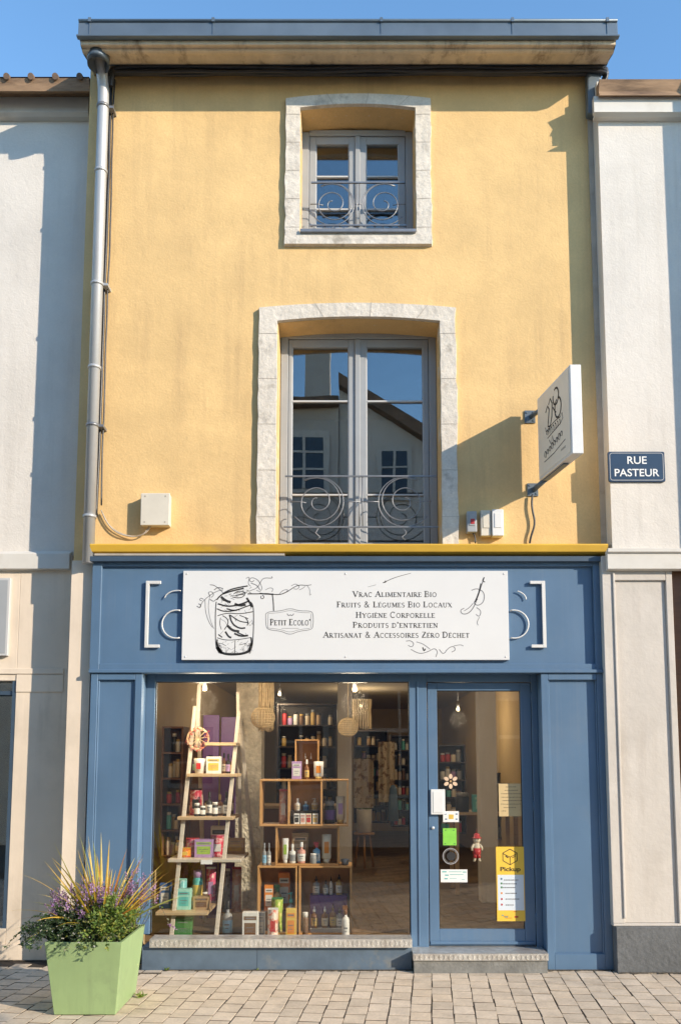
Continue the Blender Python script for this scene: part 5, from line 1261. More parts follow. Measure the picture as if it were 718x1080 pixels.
cnt = [0]
def prod(kind, label, cat, u, wpx, vt, zb, y, body, cap='white', lab=None, group=None):
    x = WX(u, vt, y); w_ = PX(wpx, y); zt = WZ(vt, y); h = max(zt - zb, .03)
    t = thing(kind, (x, y, zb), label, cat, group)
    al = {'blue': 'cobalt', 'yellow': 'sunny'}; lab = al.get(lab, lab); B, Cp = M[al.get(body, body)], M[al.get(cap, cap)]; r = w_ / 2
    if kind == 'carton':
        m = MB(); dd = min(w_ * .6, .09); m.box(x - r, x + r, y - dd / 2, y + dd / 2, zb, zb + h); m.build('box', B, t, bevel=.0015)
        m = MB(); m.box(x - r * .72, x + r * .72, y - dd / 2 - .0015, y - dd / 2 - .0002, zb + h * .18, zb + h * .62); m.box(x - r * .8, x + r * .8, y - dd / 2 - .0015, y - dd / 2 - .0002, zb + h * .72, zb + h * .86); m.build('label', M[lab or 'white'], t)
        m = MB(); m.ribbon([(x - r * .5, zb + h * .45), (x + r * .5, zb + h * .45)], h * .03, y - dd / 2 - .0016); m.ribbon([(x - r * .6, zb + h * .79), (x + r * .6, zb + h * .79)], h * .05, y - dd / 2 - .0016); m.ribbon([(x - r * .4, zb + h * .33), (x + r * .3, zb + h * .33)], h * .02, y - dd / 2 - .0016); m.build('print', M['ink_grey'], t, auto=False)
    elif kind in ('bottle', 'pump_bottle', 'spray_bottle', 'dropper_bottle'):
        nk = .30 if kind != 'dropper_bottle' else .36
        m = MB(); hb = h * (.68 if kind != 'bottle' else .66)
        m.lathe(x, y, [(r * .9, zb), (r, zb + .004), (r, zb + hb * .82), (r * .86, zb + hb * .93), (r * .36, zb + hb), (r * .32, zb + h * .78)], 14); m.build('bottle_body', B, t)
        m = MB()
        if kind == 'bottle': m.lathe(x, y, [(r * .38, zb + h * .76), (r * .4, zb + h * .78), (r * .4, zb + h * .96), (r * .3, zb + h)], 12)
        elif kind == 'dropper_bottle': m.lathe(x, y, [(r * .42, zb + h * .74), (r * .42, zb + h * .85), (r * .2, zb + h * .87), (r * .22, zb + h * .96), (r * .1, zb + h)], 12)
        elif kind == 'pump_bottle':
            m.lathe(x, y, [(r * .45, zb + h * .73), (r * .45, zb + h * .82), (r * .12, zb + h * .84), (r * .12, zb + h * .93), (r * .3, zb + h * .95), (r * .3, zb + h)], 10); m.tube([(x, y, zb + h * .975), (x - r * .8, y - .01, zb + h * .96)], r * .12, 6)
        else:
            m.lathe(x, y, [(r * .42, zb + h * .73), (r * .42, zb + h * .84), (r * .28, zb + h * .88)], 10); m.box(x - r * .85, x + r * .55, y - r * .25, y + r * .25, zb + h * .88, zb + h); m.bar((x - r * .4, y, zb + h * .88), (x - r * .7, y, zb + h * .76), r * .15, r * .2)
        m.build('cap', Cp, t)
        if lab:
            m = MB(); m.lathe(x, y, [(r * 1.012, zb + hb * .16), (r * 1.02, zb + hb * .17), (r * 1.02, zb + hb * .68), (r * 1.012, zb + hb * .69)], 14); m.build('label', M[lab], t)
            m = MB(); m.box(x - r * .5, x + r * .5, y - r * 1.06, y - r * .98, zb + hb * .48, zb + hb * .54); m.box(x - r * .35, x + r * .35, y - r * 1.06, y - r * .98, zb + hb * .34, zb + hb * .37); m.build('print', M['ink_grey'], t)
    elif kind in ('jar', 'tin'):
        m = MB(); m.lathe(x, y, [(r * .92, zb), (r, zb + .004), (r, zb + h * .74), (r * .84, zb + h * .82)], 16); m.build('jar_body' if kind == 'jar' else 'tin_body', B, t)
        m = MB(); m.lathe(x, y, [(r * .88, zb + h * .81), (r * .9, zb + h * .98), (r * .84, zb + h)], 16); m.build('lid', Cp, t)
        if lab: m = MB(); m.lathe(x, y, [(r * 1.01, zb + h * .18), (r * 1.02, zb + h * .19), (r * 1.02, zb + h * .6), (r * 1.01, zb + h * .61)], 16); m.build('label', M[lab], t)
    elif kind == 'pouch':
        m = MB(); n = 6; vs = []
        for i in range(n + 1):
            f_ = i / n; ww = r * (1 - .06 * math.sin(f_ * 3.1)); dd = w_ * .26 * (1 - f_) ** .6 + .002
            vs += [(x - ww, y, zb + h * f_), (x, y - dd, zb + h * f_), (x + ww, y, zb + h * f_), (x, y + dd, zb + h * f_)]
        fs = [(i * 4 + k, i * 4 + (k + 1) % 4, (i + 1) * 4 + (k + 1) % 4, (i + 1) * 4 + k) for i in range(n) for k in range(4)] + [(3, 2, 1, 0), (n * 4, n * 4 + 1, n * 4 + 2, n * 4 + 3)]
        m.add(vs, fs, 0, True); m.build('bag', M.get(body + '_print', B), t)
        m = MB(); m.box(x - r * .92, x + r * .92, y - .006, y + .006, zb + h * .96, zb + h * 1.02); m.build('seal', Cp, t)
        m = MB(); m.box(x - r * .5, x + r * .5, y - w_ * .235, y - w_ * .20, zb + h * .25, zb + h * .6); m.build('label', M[lab or 'white'], t)
    elif kind == 'tube':
        m = MB(); m.lathe(x, y, [(r * .9, zb + h * .14), (r, zb + h * .2), (r * 1.0, zb + h * .6), (r * 1.02, zb + h)], 14, sq=.6); m.build('tube_body', B, t)
        m = MB(); m.lathe(x, y, [(r * .7, zb), (r * .72, zb + h * .14)], 12); m.build('cap', Cp, t)
        m = MB(); m.box(x - r * .5, x + r * .5, y - r * .64, y - r * .55, zb + h * .35, zb + h * .75); m.build('label', M[lab or 'lime'], t)
    elif kind == 'mug':
        m = MB(); m.lathe(x, y, [(r * .6, zb), (r * .72, zb + .004), (r * .95, zb + h * .75), (r, zb + h), (r * .93, zb + h), (r * .7, zb + .015)], 18); m.build('pot_body', B, t)
        m = MB(); m.box(x - r * .4, x + r * .3, y - r * .98, y - r * .80, zb + h * .3, zb + h * .7); m.build('print', Cp, t)
    return t
z1, z2, z3, z4, z5 = (shelf_z[v] for v in (783, 816, 861.5, 906, 962))
prod('mug', 'white pot with red edge on the second plank of the ladder shelf', 'pot', 211, 13, 800, z2, .72, 'white', 'red')
prod('carton', 'white carton with a yellow panel beside the pot on the ladder shelf', 'box', 226, 15, 798, z2, .72, 'white', lab='yellow')
for i, (u, c, lb) in enumerate(((236.5, 'amber', 'cream'), (241, 'dark', 'lilac'), (245.5, 'amber', 'gold'))):
    prod('bottle', 'small dark bottle, %s in the trio right of the yellow panelled carton' % ('left', 'middle', 'right')[i], 'bottle', u, 5, 794 + i, z2, .78, c, 'dark', lb, 'small bottles on the second plank')
prod('pouch', 'red topped dark pouch at the left of the third plank of the ladder shelf', 'pouch', 207, 13, 832, z3, .78, 'red', 'dark', 'dark')
for i, (u, y, vt, c, cp, lb) in enumerate(((208, .60, 847, 'dark', 'white', 'white'), (214, .62, 850, 'dark', 'white', 'white'), (221, .70, 835, 'dark', 'dark', 'white'), (227, .60, 846, 'dark', 'white', 'white'), (232, .72, 838, 'amber', 'gold', 'white'), (239, .66, 835, 'dark', 'dark', 'white'))):
    prod('jar' if i in (0, 1, 3) else 'bottle', ('squat dark jar, far left of the third plank', 'squat dark jar right of the first squat jar on the third plank', 'tall dark bottle in the middle of the third plank', 'white capped dark jar before the amber bottle on the third plank', 'amber bottle with gold cap on the third plank', 'tall black bottle at the right end of the third plank')[i], 'jar' if i in (0, 1, 3) else 'bottle', u, 6 if i in (0, 1, 3) else 7, vt, z3, y, c, cp, lb)
# fourth plank: bright gift bags
prod('pouch', 'yellow and orange round flower patterned bag at the left of the fourth plank', 'bag', 195, 14, 894, z4, .60, 'orange', 'yellow', 'yellow')
prod('pouch', 'pink and red patterned bag, left of the lilac gift bag on the fourth plank', 'bag', 203.5, 14, 884, z4, .66, 'pink', 'red', 'salmon')
prod('carton', 'lilac gift bag with green foot in the middle of the fourth plank', 'bag', 216, 19, 885, z4, .62, 'lilac', lab='lime')
prod('pouch', 'crimson patterned bag right of the lilac gift bag on the fourth plank', 'bag', 230, 15, 881, z4, .66, 'red', 'pink', 'white')
prod('carton', 'cream carton with two dark eyes standing behind the crimson bag', 'box', 232, 17, 871, z4, .90, 'cream', lab='dark')
prod('carton', 'kraft box at the back right of the fourth plank', 'box', 249, 18, 884, z4, .92, 'kraft', lab='gold')
# fifth plank
prod('carton', 'blue topped pack at the far left of the lowest plank', 'pack', 175, 11, 931, z5, .56, 'blue', lab='white')
prod('carton', 'mint green carton pack on the lowest plank', 'pack', 195, 14, 937, z5, .50, 'mint', lab='teal')
prod('pouch', 'sky blue crinkled bag standing behind the mint carton', 'bag', 192, 11, 927, z5, .64, 'sky', 'mint', 'teal')
prod('tin', 'tall tin with pink lid behind the cardboard tray', 'tin', 209, 10, 918, z5, .64, 'teal', 'lilac', 'yellow')
prod('carton', 'low cardboard tray at the right of the lowest plank', 'tray', 213, 16, 945, z5, .52, 'kraft', lab='brown')
prod('pouch', 'dark red floral bag behind the tray under the fourth plank', 'bag', 223, 10, 915, z5, .84, 'pink', 'white', 'lilac')
prod('pouch', 'grey wrapped bottle bag right of the ladder leg', 'bag', 239, 8, 917, ZFL + .12, .95, 'grey', 'white', 'grey')
prod('pouch', 'red topped wrapped bag near the rear ladder leg', 'bag', 250, 10, 915, ZFL + .12, .98, 'salmon', 'red', 'white')
t = thing('low_crate', (WX(246, 960, 1.0), 1.0, ZFL), 'low brown wooden box on the floor behind the ladder leg', 'crate')
m = MB(); m.box(WX(230, 960, .9), WX(262, 960, .9), .88, 1.1, ZFL, ZFL + .12); m.build('box', M['crate_wood'], t, bevel=.003)
prod('bottle', 'clear grey bottle with pale label on the floor between ladder and crates', 'bottle', 240.5, 10, 950, ZFL, .50, 'grey', 'dark', 'sky')
prod('carton', 'green sack like pack under the lowest plank', 'pack', 194, 17, 968, ZFL, .5, 'green', lab='green')
rq = random.Random(5)
for zz_, us, y in ((z2, (206, 215, 221), .86), (z3, (203, 218, 225, 243), .90), (z4, (190, 200, 210, 224, 240, 246, 254), .94), (z5, (181, 186, 201, 205, 217), .80)):
    for u in us:
        h_ = rq.uniform(.09, .17); vt_ = None
        x = WX(u, 880, y); r_ = rq.uniform(.026, .038); tt = thing('jar', (x, y, zz_), 'small jar in the dim back row of the ladder shelf planks', 'jar', 'jars in the back row of the ladder shelf')
        m = MB(); m.lathe(x, y, [(r_ * .9, zz_ + .001), (r_, zz_ + .008), (r_, zz_ + h_ * .72), (r_ * .7, zz_ + h_ * .84)], 12); m.build('jar_body', M[rq.choice(['dark', 'amber', 'brown', 'kraft', 'grey', 'purple'])], tt)
        m = MB(); m.lathe(x, y, [(r_ * .74, zz_ + h_ * .841), (r_ * .74, zz_ + h_)], 12); m.build('lid', M[rq.choice(['dark', 'white', 'gold'])], tt)
        m = MB(); m.lathe(x, y, [(r_ * 1.01, zz_ + h_ * .2), (r_ * 1.02, zz_ + h_ * .21), (r_ * 1.02, zz_ + h_ * .58), (r_ * 1.01, zz_ + h_ * .6)], 12); m.build('label', M[rq.choice(['white', 'cream', 'red', 'gold', 'mint'])], tt)
# purple panels behind the ladder
t = thing('purple_display', (WX(232, 800, 1.3), 1.3, ZFL), 'tall purple display boards standing behind the ladder shelf', 'display')
m = MB(); a = (WX(214, 780, 1.3), WX(231, 780, 1.3)); m.box(a[0], a[1], 1.3, 1.34, ZFL, WZ(754, 1.3)); m.build('panel', M['purple'], t, bevel=.004)
m = MB(); a = (WX(233, 780, 1.32), WX(249, 780, 1.32)); m.box(a[0], a[1], 1.32, 1.36, ZFL, WZ(756, 1.3)); m.build('panel', M['purple'], t, bevel=.004)
# wreath on the ladder
wx_, wy_, wz_ = WX(209, 778, .70), .70, WZ(779, .70)
t = thing('dried_wreath', (wx_, wy_, wz_), 'round woven wreath of dried flowers hanging on the left rail of the ladder shelf', 'wreath')
m = MB(); r_ = PX(11, .7); rq = random.Random(4)
for k in range(7): m.tube([(wx_ + (r_ + rq.uniform(-.008, .008)) * math.cos(R(i * 15)), wy_ + rq.uniform(-.008, .008), wz_ + (r_ + rq.uniform(-.008, .008)) * math.sin(R(i * 15))) for i in range(25)], .004, 5)
for k in range(10): a = R(k * 36 + 9); m.tube([(wx_, wy_, wz_), (wx_ + r_ * math.cos(a), wy_, wz_ + r_ * math.sin(a))], .003, 5)
m.build('ring', M['wicker'], t)
m = MB()
for k in range(46):
    a = rq.uniform(0, 6.28); rr = r_ * rq.uniform(.7, 1.15); p_ = Vector((wx_ + rr * math.cos(a), wy_ - .012, wz_ + rr * math.sin(a)))
    for j in range(3): leaf(m, p_, Vector((rq.uniform(-1, 1), -.4, rq.uniform(-1, 1))), .022, .012, rq.choice([0, 1, 1]))
m.build('flowers', [M['red'], M['salmon']], t, auto=False)

# ------------------------------------------------------------------ crates (each open to the street), stacked
def crate(label, u0, u1, vt, zb, y, depth, div=(), zt=None, th=.016, pr='crate_wood', back=True):
    x0, x1 = WX(u0, vt, y), WX(u1, vt, y); zt = WZ(vt, y) if zt is None else zt
    t = thing('wooden_crate', ((x0 + x1) / 2, y + depth / 2, zb), label, 'crate')
    for nm, b_ in (('side', (x0, x0 + th, y, y + depth, zb + th + .0005, zt - th - .0005)), ('side', (x1 - th, x1, y, y + depth, zb + th + .0005, zt - th - .0005)), ('top_board', (x0, x1, y, y + depth, zt - th, zt)), ('bottom_board', (x0, x1, y, y + depth, zb, zb + th))):
        m = MB(); m.box(*b_); m.build(nm, M[pr], t, bevel=.002)
    for ud in div:
        xd = WX(ud, vt, y); m = MB(); m.box(xd - th / 2, xd + th / 2, y + .001, y + depth - .012, zb + th + .0005, zt - th - .0005); m.build('divider', M[pr], t, bevel=.002)
    if back: m = MB(); m.box(x0 + th, x1 - th, y + depth - .01, y + depth, zb + th, zt - th); m.build('back_board', M[pr], t)
    return x0, x1, zt
YCR = .52
zbot = ZFL + .0
_, _, za1 = crate('lower left crate of the stack, holding yellow and green packs', 271.5, 313.5, 913.5, ZFL, YCR, .30)
crate('lower right crate of the stack, holding the purple block and bottles', 315, 371, 913.5, ZFL, YCR, .30, zt=za1)
_, _, za2 = crate('middle crate of the stack, holding tubes and bottles', 290.5, 357.5, 871.5, za1 + .001, YCR + .02, .26)
_, _, za3 = crate('wide top crate of the stack with two dividers', 274, 367.5, 822, za2 + .001, YCR, .26, div=(304.5, 339), back=False)
crate('small narrow crate standing on top of the wide divided crate', 311, 336, 780, za3 + .001, YCR + .08, .16, th=.011)
t = thing('wood_board', (WX(321.5, 835, YCR + .2), YCR + .22, za2 + .02), 'honey coloured board standing behind the middle bay of the wide crate', 'board')
m = MB(); m.box(WX(305.5, 835, YCR + .22), WX(338, 835, YCR + .22), YCR + .21, YCR + .222, za2 + .13, za3 - .02); m.build('board', M['crate_wood'], t)
prod('carton', 'lilac lettered carton left of the small narrow crate', 'box', 313, 10, 803, za3 + .001, YCR + .05, 'lilac', lab='white')
prod('tube', 'cream squeeze tube right of the small narrow crate', 'tube', 336, 10, 803, za3 + .001, YCR + .05, 'white', 'gold', 'orange')
prod('bottle', 'slim amber bottle in front of the small narrow crate', 'bottle', 323.5, 5, 801, za3 + .001, YCR + .045, 'amber', 'white', 'gold')
prod('dropper_bottle', 'tiny white capped bottle inside the small narrow crate, left of two', 'bottle', 322, 4, 794, za3 + .013, YCR + .16, 'amber', 'white')
prod('dropper_bottle', 'tiny white capped bottle inside the small narrow crate, right of two', 'bottle', 328, 4, 794, za3 + .013, YCR + .16, 'amber', 'white')
# in the wide crate
zf = za2 + .0175
prod('pouch', 'salmon pink tall packet in the left bay of the wide crate', 'packet', 299, 9, 833, zf, YCR + .12, 'salmon', 'pink', 'white')
z_r = zf + .11
t = thing('wooden_riser', (WX(321, 860, YCR + .12), YCR + .12, zf), 'small dark riser in the middle bay of the wide crate', 'riser')
m = MB(); m.box(WX(307, 860, YCR + .1), WX(336.5, 860, YCR + .1), YCR + .1, YCR + .22, zf, z_r); m.build('block', M['dark_wood'], t, bevel=.002)
prod('bottle', 'white bottle, left of the three on the riser in the wide crate', 'bottle', 314, 6.5, 842, z_r, YCR + .15, 'white', 'white', 'cream')
prod('bottle', 'blue bottle with white cap, middle of the three on the riser', 'bottle', 322.5, 6.5, 845, z_r, YCR + .15, 'sky', 'white', 'blue')
prod('pump_bottle', 'cream pump bottle, right of the three on the riser', 'bottle', 332, 7, 842, z_r, YCR + .15, 'cream', 'white', 'gold')
for i, (u, c, lb, lc) in enumerate(((313, 'white', 'dark', 'left of four'), (319.5, 'white', 'salmon', 'second of four from the left'), (325.5, 'cream', 'red', 'third of four from the left'), (332.5, 'white', 'gold', 'right of four'))):
    prod('carton', 'small pale box in front of the riser, ' + lc, 'box', u, 5.6, 858, zf, YCR + .05, c, lab=lb, group='small boxes before the riser')
prod('tin', 'dark tin with grey lid in the right bay of the wide crate', 'tin', 347.5, 11, 845, zf, YCR + .12, 'dark', 'grey', 'purple')
prod('tube', 'cream tube with lilac label in the right bay of the wide crate', 'tube', 359, 9, 840, zf, YCR + .10, 'cream', 'gold', 'lilac')
# in the middle crate
zf = za1 + .0175
prod('tube', 'white tube with green label, leftmost in the middle crate', 'tube', 301, 6.5, 884, zf, YCR + .08, 'white', 'white', 'lime')
prod('bottle', 'pale bottle with green band, second in the middle crate', 'bottle', 308.5, 7, 890, zf, YCR + .08, 'white', 'white', 'grey')
prod('bottle', 'pinkish bottle with white cap in the middle of the middle crate', 'bottle', 318, 8.5, 888, zf, YCR + .08, 'salmon', 'white', 'white')
prod('carton', 'kraft card standing behind the bottles in the middle crate', 'card', 317, 17, 878, zf, YCR + .22, 'kraft', lab='peach')
prod('spray_bottle', 'clear blue grey bottle with red cap in the middle crate', 'bottle', 334, 7.5, 888, zf, YCR + .09, 'sky', 'red', 'white')
prod('tin', 'low pale dish shaped tin left of the tall tube in the middle crate', 'tin', 330.5, 7, 900, zf, YCR + .05, 'grey', 'white')
prod('tube', 'tall cream tube with orange and green print at the right of the middle crate', 'tube', 344.5, 9.5, 880, zf, YCR + .08, 'cream', 'cream', 'orange')
# on the lower crates, outside
prod('bottle', 'clear bottle, left of the pair on top of the lower left crate', 'bottle', 279, 4.5, 889, za1 + .0005, YCR + .06, 'grey', 'grey', 'sky')
prod('bottle', 'clear bottle, right of the pair on top of the lower left crate', 'bottle', 284, 4.5, 889, za1 + .0005, YCR + .06, 'grey', 'grey', 'white')
prod('mug', 'small clear bowl on the top right corner of the lower right crate', 'bowl', 364, 9, 906, za1 + .0005, YCR + .08, 'grey', 'grey')
# lower left crate
zf = ZFL + .017
t = thing('wooden_riser', (WX(292, 960, YCR + .2), YCR + .2, zf), 'dark step at the back of the lower left crate', 'riser')
m = MB(); zr_ = zf + .16; m.box(WX(276, 960, YCR + .14), WX(311, 960, YCR + .14), YCR + .12, YCR + .27, zf, zr_); m.build('block', M['brown_wood'], t, bevel=.002)
prod('carton', 'orange and white carton highest in the lower left crate', 'box', 300, 12, 920, zr_, YCR + .22, 'orange', lab='white')
prod('carton', 'orange carton at the left of the lower left crate', 'box', 284, 9.5, 933, zr_ - .06 + .06, YCR + .16, 'orange', lab='white')
prod('pouch', 'lime green spray refill bag in the lower left crate', 'bag', 292.5, 12, 947, zf, YCR + .07, 'lime', 'green', 'yellow')
prod('spray_bottle', 'green topped spray bottle in the lower left crate', 'bottle', 293, 8, 933, zr_, YCR + .15, 'gold', 'green', 'brown')
prod('pump_bottle', 'grey bottle with teal cap in the lower left crate', 'bottle', 307, 9, 941, zf, YCR + .06, 'grey', 'teal', 'mint')
# lower right crate: purple block with bottles on it
t = thing('purple_block', (WX(342, 960, YCR + .15), YCR + .15, zf), 'purple cloth covered block in the lower right crate', 'block')
zp_ = WZ(944.5, YCR + .12); m = MB(); m.box(WX(326.5, 960, YCR + .1), WX(366, 960, YCR + .1), YCR + .12, YCR + .26, zf, zp_); m.build('block', M['purple'], t, bevel=.004)
for i, (u, w_, vt, c, lc) in enumerate(((333.5, 7, 924, 'grey', 'leftmost'), (343.5, 5.5, 928, 'grey', 'second'), (349, 3.5, 924, 'white', 'thin third'), (357.5, 6.5, 922, 'gold', 'amber rightmost'))):
    prod('dropper_bottle', lc + ' of four little bottles standing on the purple block', 'bottle', u, w_, vt, zp_ + .0005, YCR + .17, c, 'dark', 'white', 'little bottles on the purple block')
for i, (u, w_, vt, c, cp, lb, lc) in enumerate(((331.5, 7, 956, 'amber', 'white', 'gold', 'leftmost'), (342.5, 7, 956, 'amber', 'white', 'cream', 'second from left'), (351, 6.5, 954, 'amber', 'brown', 'gold', 'third from left'), (358, 7, 957, 'grey', 'dark', 'white', 'rightmost'))):
    prod('dropper_bottle', 'amber toned bottle in front of the purple block, ' + lc, 'bottle', u, w_, vt, zf + .035, YCR + .06, c, cp, lb, 'bottles in front of the purple block')
t = thing('wooden_riser', (WX(345, 970, YCR + .05), YCR + .05, zf), 'flat grey step under the bottles in front of the purple block', 'riser')
m = MB(); m.box(WX(327, 975, YCR + .02), WX(364, 975, YCR + .02), YCR + .02, YCR + .10, zf, zf + .0345); m.build('block', M['ledge'], t, bevel=.002)
# floor row before the crates
YFR = .36
prod('carton', 'white and teal carton, leftmost on the floor before the crates', 'box', 264.5, 16, 961.5, ZFL, YFR, 'white', lab='brown')
prod('pouch', 'white and red packet on the floor before the lower left crate', 'packet', 288, 11, 958, ZFL, YFR, 'peach', 'white', 'red')
prod('carton', 'tall yellow carton on the floor before the lower left crate', 'box', 307, 10, 958, ZFL, YFR + .02, 'yellow', lab='orange')
prod('jar', 'small brown jar between the two lower crates', 'jar', 322, 6, 962, ZFL, YFR + .04, 'brown', 'white')
prod('spray_bottle', 'white spray bottle at the right end of the floor row', 'bottle', 364.5, 7.5, 955, ZFL, YFR, 'white', 'amber', 'white')
prod('carton', 'grey box lying on the floor left of the small brown jar', 'box', 275, 9, 962, ZFL, YFR + .09, 'grey', lab='ledge')

# ------------------------------------------------------------------ hanging lampshades
def shade(label, u, v, rpx, y, fringe=None):
    cx, cz = WX(u, v, y), WZ(v, y); r = PX(rpx, y)
    t = thing('wicker_lampshade', (cx, y, cz - r), label, 'lamp shade'); m = MB()
    for k in range(12):
        a = R(15 * k); m.tube([(cx + r * math.sin(R(i * 12)) * math.cos(a), y + r * math.sin(R(i * 12)) * math.sin(a), cz + r * .95 * math.cos(R(i * 12))) for i in range(31)], .0035, 5)
    for k in range(1, 9):
        zz = -1 + k * .222; rr = r * math.sqrt(max(.02, 1 - zz * zz)); m.tube([(cx + rr * math.cos(R(i * 15)), y + rr * math.sin(R(i * 15)), cz + zz * r * .95) for i in range(25)], .0035, 5)
    m.build('woven_ball', M['wicker'], t)
    m = MB(); m.tube([(cx, y, cz + r * .9), (cx, y, ZCE)], .004, 6); m.build('cord', M['wicker'], t)
    return t
shade('round straw lampshade hanging at the left of the shop window', 277.5, 757, 12.5, 1.15)
shade('flat round straw lampshade hanging in the middle of the shop window', 367, 767, 10.5, 1.5)
def fringe(label, u0, u1, v0, v1, y, seed):
    rq = random.Random(seed); x0, x1, z0, z1 = WX(u0, v1, y), WX(u1, v1, y), WZ(v1, y), WZ(v0, y); z1 = min(z1, ZCE - .01)
    t = thing('macrame_hanging', ((x0 + x1) / 2, y, z0), label, 'wall hanging'); m = MB(); n = 22
    r = (x1 - x0) / 2; cx = (x0 + x1) / 2
    for k in range(n):
        a = 2 * math.pi * k / n; x = cx + r * math.cos(a); yy_ = y + r * .6 * math.sin(a)
        m.tube([(x + rq.uniform(-.004, .004), yy_, z1 - (z1 - z0) * i / 6 + (0 if i < 6 else rq.uniform(-.02, .02))) for i in range(7)], .006, 5)
    m.build('strands', M['wicker'], t)
    m = MB(); m.tube([(x0 - .01, y, z1), (x1 + .01, y, z1)], .008, 6); m.build('rod', M['wicker'], t)
fringe('long pale fringed hanging beside the left straw lampshade', 273, 288, 719, 770, 1.3, 1)
fringe('short curled macrame hanging above the middle straw lampshade', 372, 391, 738, 768, 1.7, 2)

# ------------------------------------------------------------------ back of the shop
rq = random.Random(21)
def shelving(label, u0, u1, v0, v1, y, rows, cols, matn='dark_wood', jars=True, gl='jars on the dark shelves at the back of the shop'):
    x0, x1, z0, z1 = WX(u0, v1, y), WX(u1, v1, y), max(WZ(v1, y), ZFL), min(WZ(v0, y), ZCE - .2)
    t = thing('wall_shelf', ((x0 + x1) / 2, y, z0), label, 'shelf'); m = MB(); dd = .32
    m.box(x0, x1, y + dd - .02, y + dd, z0, z1); m.build('back_panel', M[matn], t)
    for x in (x0, x1 - .02): m = MB(); m.box(x, x + .02, y, y + dd - .021, z0, z1); m.build('side', M[matn], t)
    for i in range(rows + 1):
        zz = z0 + (z1 - z0 - .02) * i / rows
        m = MB(); m.box(x0 + .021, x1 - .021, y, y + dd - .021, zz, zz + .02); m.build('board', M[matn], t)
        if jars and i < rows:
            for c in range(cols):
                if rq.random() < .15: continue
                xx = x0 + .05 + (x1 - x0 - .1) * (c + .5) / cols; hh = min((z1 - z0) / rows * rq.uniform(.4, .75), .28); r = min((x1 - x0) / cols * .36, .06)
                cm = rq.choice(['amber', 'cream', 'grey', 'brown', 'white', 'dark', 'kraft', 'red', 'teal', 'lilac', 'gold', 'cream', 'white']) ; y_ = y + rq.uniform(.08, .16)
                jt = thing('jar', (xx, y_, zz + .02), 'small jar or pack standing on the dark shelves at the back of the shop', 'jar', gl)
                m = MB(); m.lathe(xx, y_, [(r * .95, zz + .0205), (r, zz + .03), (r, zz + .02 + hh * .75), (r * .8, zz + .02 + hh * .82)], 10); m.build('jar_body', M[cm], jt)
                m = MB(); m.lathe(xx, y_, [(r * .82, zz + .021 + hh * .82), (r * .82, zz + .02 + hh)], 10); m.build('lid', M[rq.choice(['dark', 'white', 'gold', 'grey'])], jt)
    return t
shelving('dark wall shelf with jars seen above the wide crate', 291, 355, 742, 880, 4.4, 6, 9)
shelving('dark shelf of packs behind the round lampshade', 373, 410, 770, 868, 6.6, 6, 6)
shelving('dark shelf of packs at the right end of the shop window', 412, 440, 775, 872, 5.8, 6, 5)
shelving('dark shelf seen in the left part of the door glass', 462, 492, 785, 880, 5.4, 5, 4)
shelving('narrow dark shelf right of the pale post in the door glass', 523, 551, 815, 885, 4.6, 3, 4)
shelving('dark red lined shelf of packs at the far left of the window', 168, 191, 766, 905, 1.9, 5, 3, 'brown_wood')
m = MB(); t = thing('wooden_cabinet', (WX(198, 870, 2.1), 2.1, ZFL), 'tall plain brown cabinet behind the ladder shelf', 'cabinet'); m.box(WX(188, 850, 2.1), WX(214, 850, 2.1), 2.1, 2.5, ZFL, WZ(775, 2.1)); m.build('body', M['brown_wood'], t, bevel=.004)
m = MB(); xx = WX(201, 850, 2.1); m.box(xx - .003, xx + .003, 2.094, 2.0995, ZFL + .1, WZ(780, 2.1)); m.build('door_gap', M['dark_wood'], t)
t = thing('counter', (WX(320, 880, 3.6), 3.6, ZFL), 'brown shop counter far behind the crates', 'counter'); m = MB(); m.box(WX(272, 880, 3.6), WX(352, 880, 3.6), 3.6, 4.1, ZFL, ZFL + .9); m.build('front_panel', M['brown_wood'], t, bevel=.004); m = MB(); m.box(WX(270, 880, 3.56), WX(354, 880, 3.56), 3.56, 4.14, ZFL + .901, ZFL + .94); m.build('counter_top', M['pale_wood'], t, bevel=.004)
M['patterned'] = mat('patterned_paper', (.50, .42, .30), .8, var=.3, vs=9, c2=(.20, .13, .08), c2s=9, c2t=(.50, .56))
for lab_, u0, u1, v0, v1, y in (('pale patterned paper panel hanging behind the stool', 373, 394, 800, 852, 4.0), ('brown patterned cloth hanging right of the pale patterned panel', 399, 416, 782, 846, 5.4)):
    a_, b_ = W(u0, v1, y), W(u1, v0, y); t = thing('wall_hanging', ((a_[0] + b_[0]) / 2, y, a_[1]), lab_, 'wall hanging')
    m = MB(); n_2 = 12
    for i in range(n_2):
        xa_, xb_ = a_[0] + (b_[0] - a_[0]) * i / n_2, a_[0] + (b_[0] - a_[0]) * (i + 1) / n_2
        ya_, yb_ = y + .015 * math.sin(i * 1.3), y + .015 * math.sin((i + 1) * 1.3)
        m.add([(xa_, ya_, a_[1]), (xb_, yb_, a_[1]), (xb_, yb_, b_[1]), (xa_, ya_, b_[1]), (xa_, ya_ + .006, a_[1]), (xb_, yb_ + .006, a_[1]), (xb_, yb_ + .006, b_[1]), (xa_, ya_ + .006, b_[1])], [(0, 1, 2, 3), (7, 6, 5, 4), (0, 4, 5, 1), (3, 2, 6, 7)])
    m.build('cloth', M['patterned'], t)
    m = MB(); m.tube([(a_[0] - .01, y, b_[1]), (b_[0] + .01, y, b_[1])], .008, 6); m.build('rod', M['dark_wood'], t)
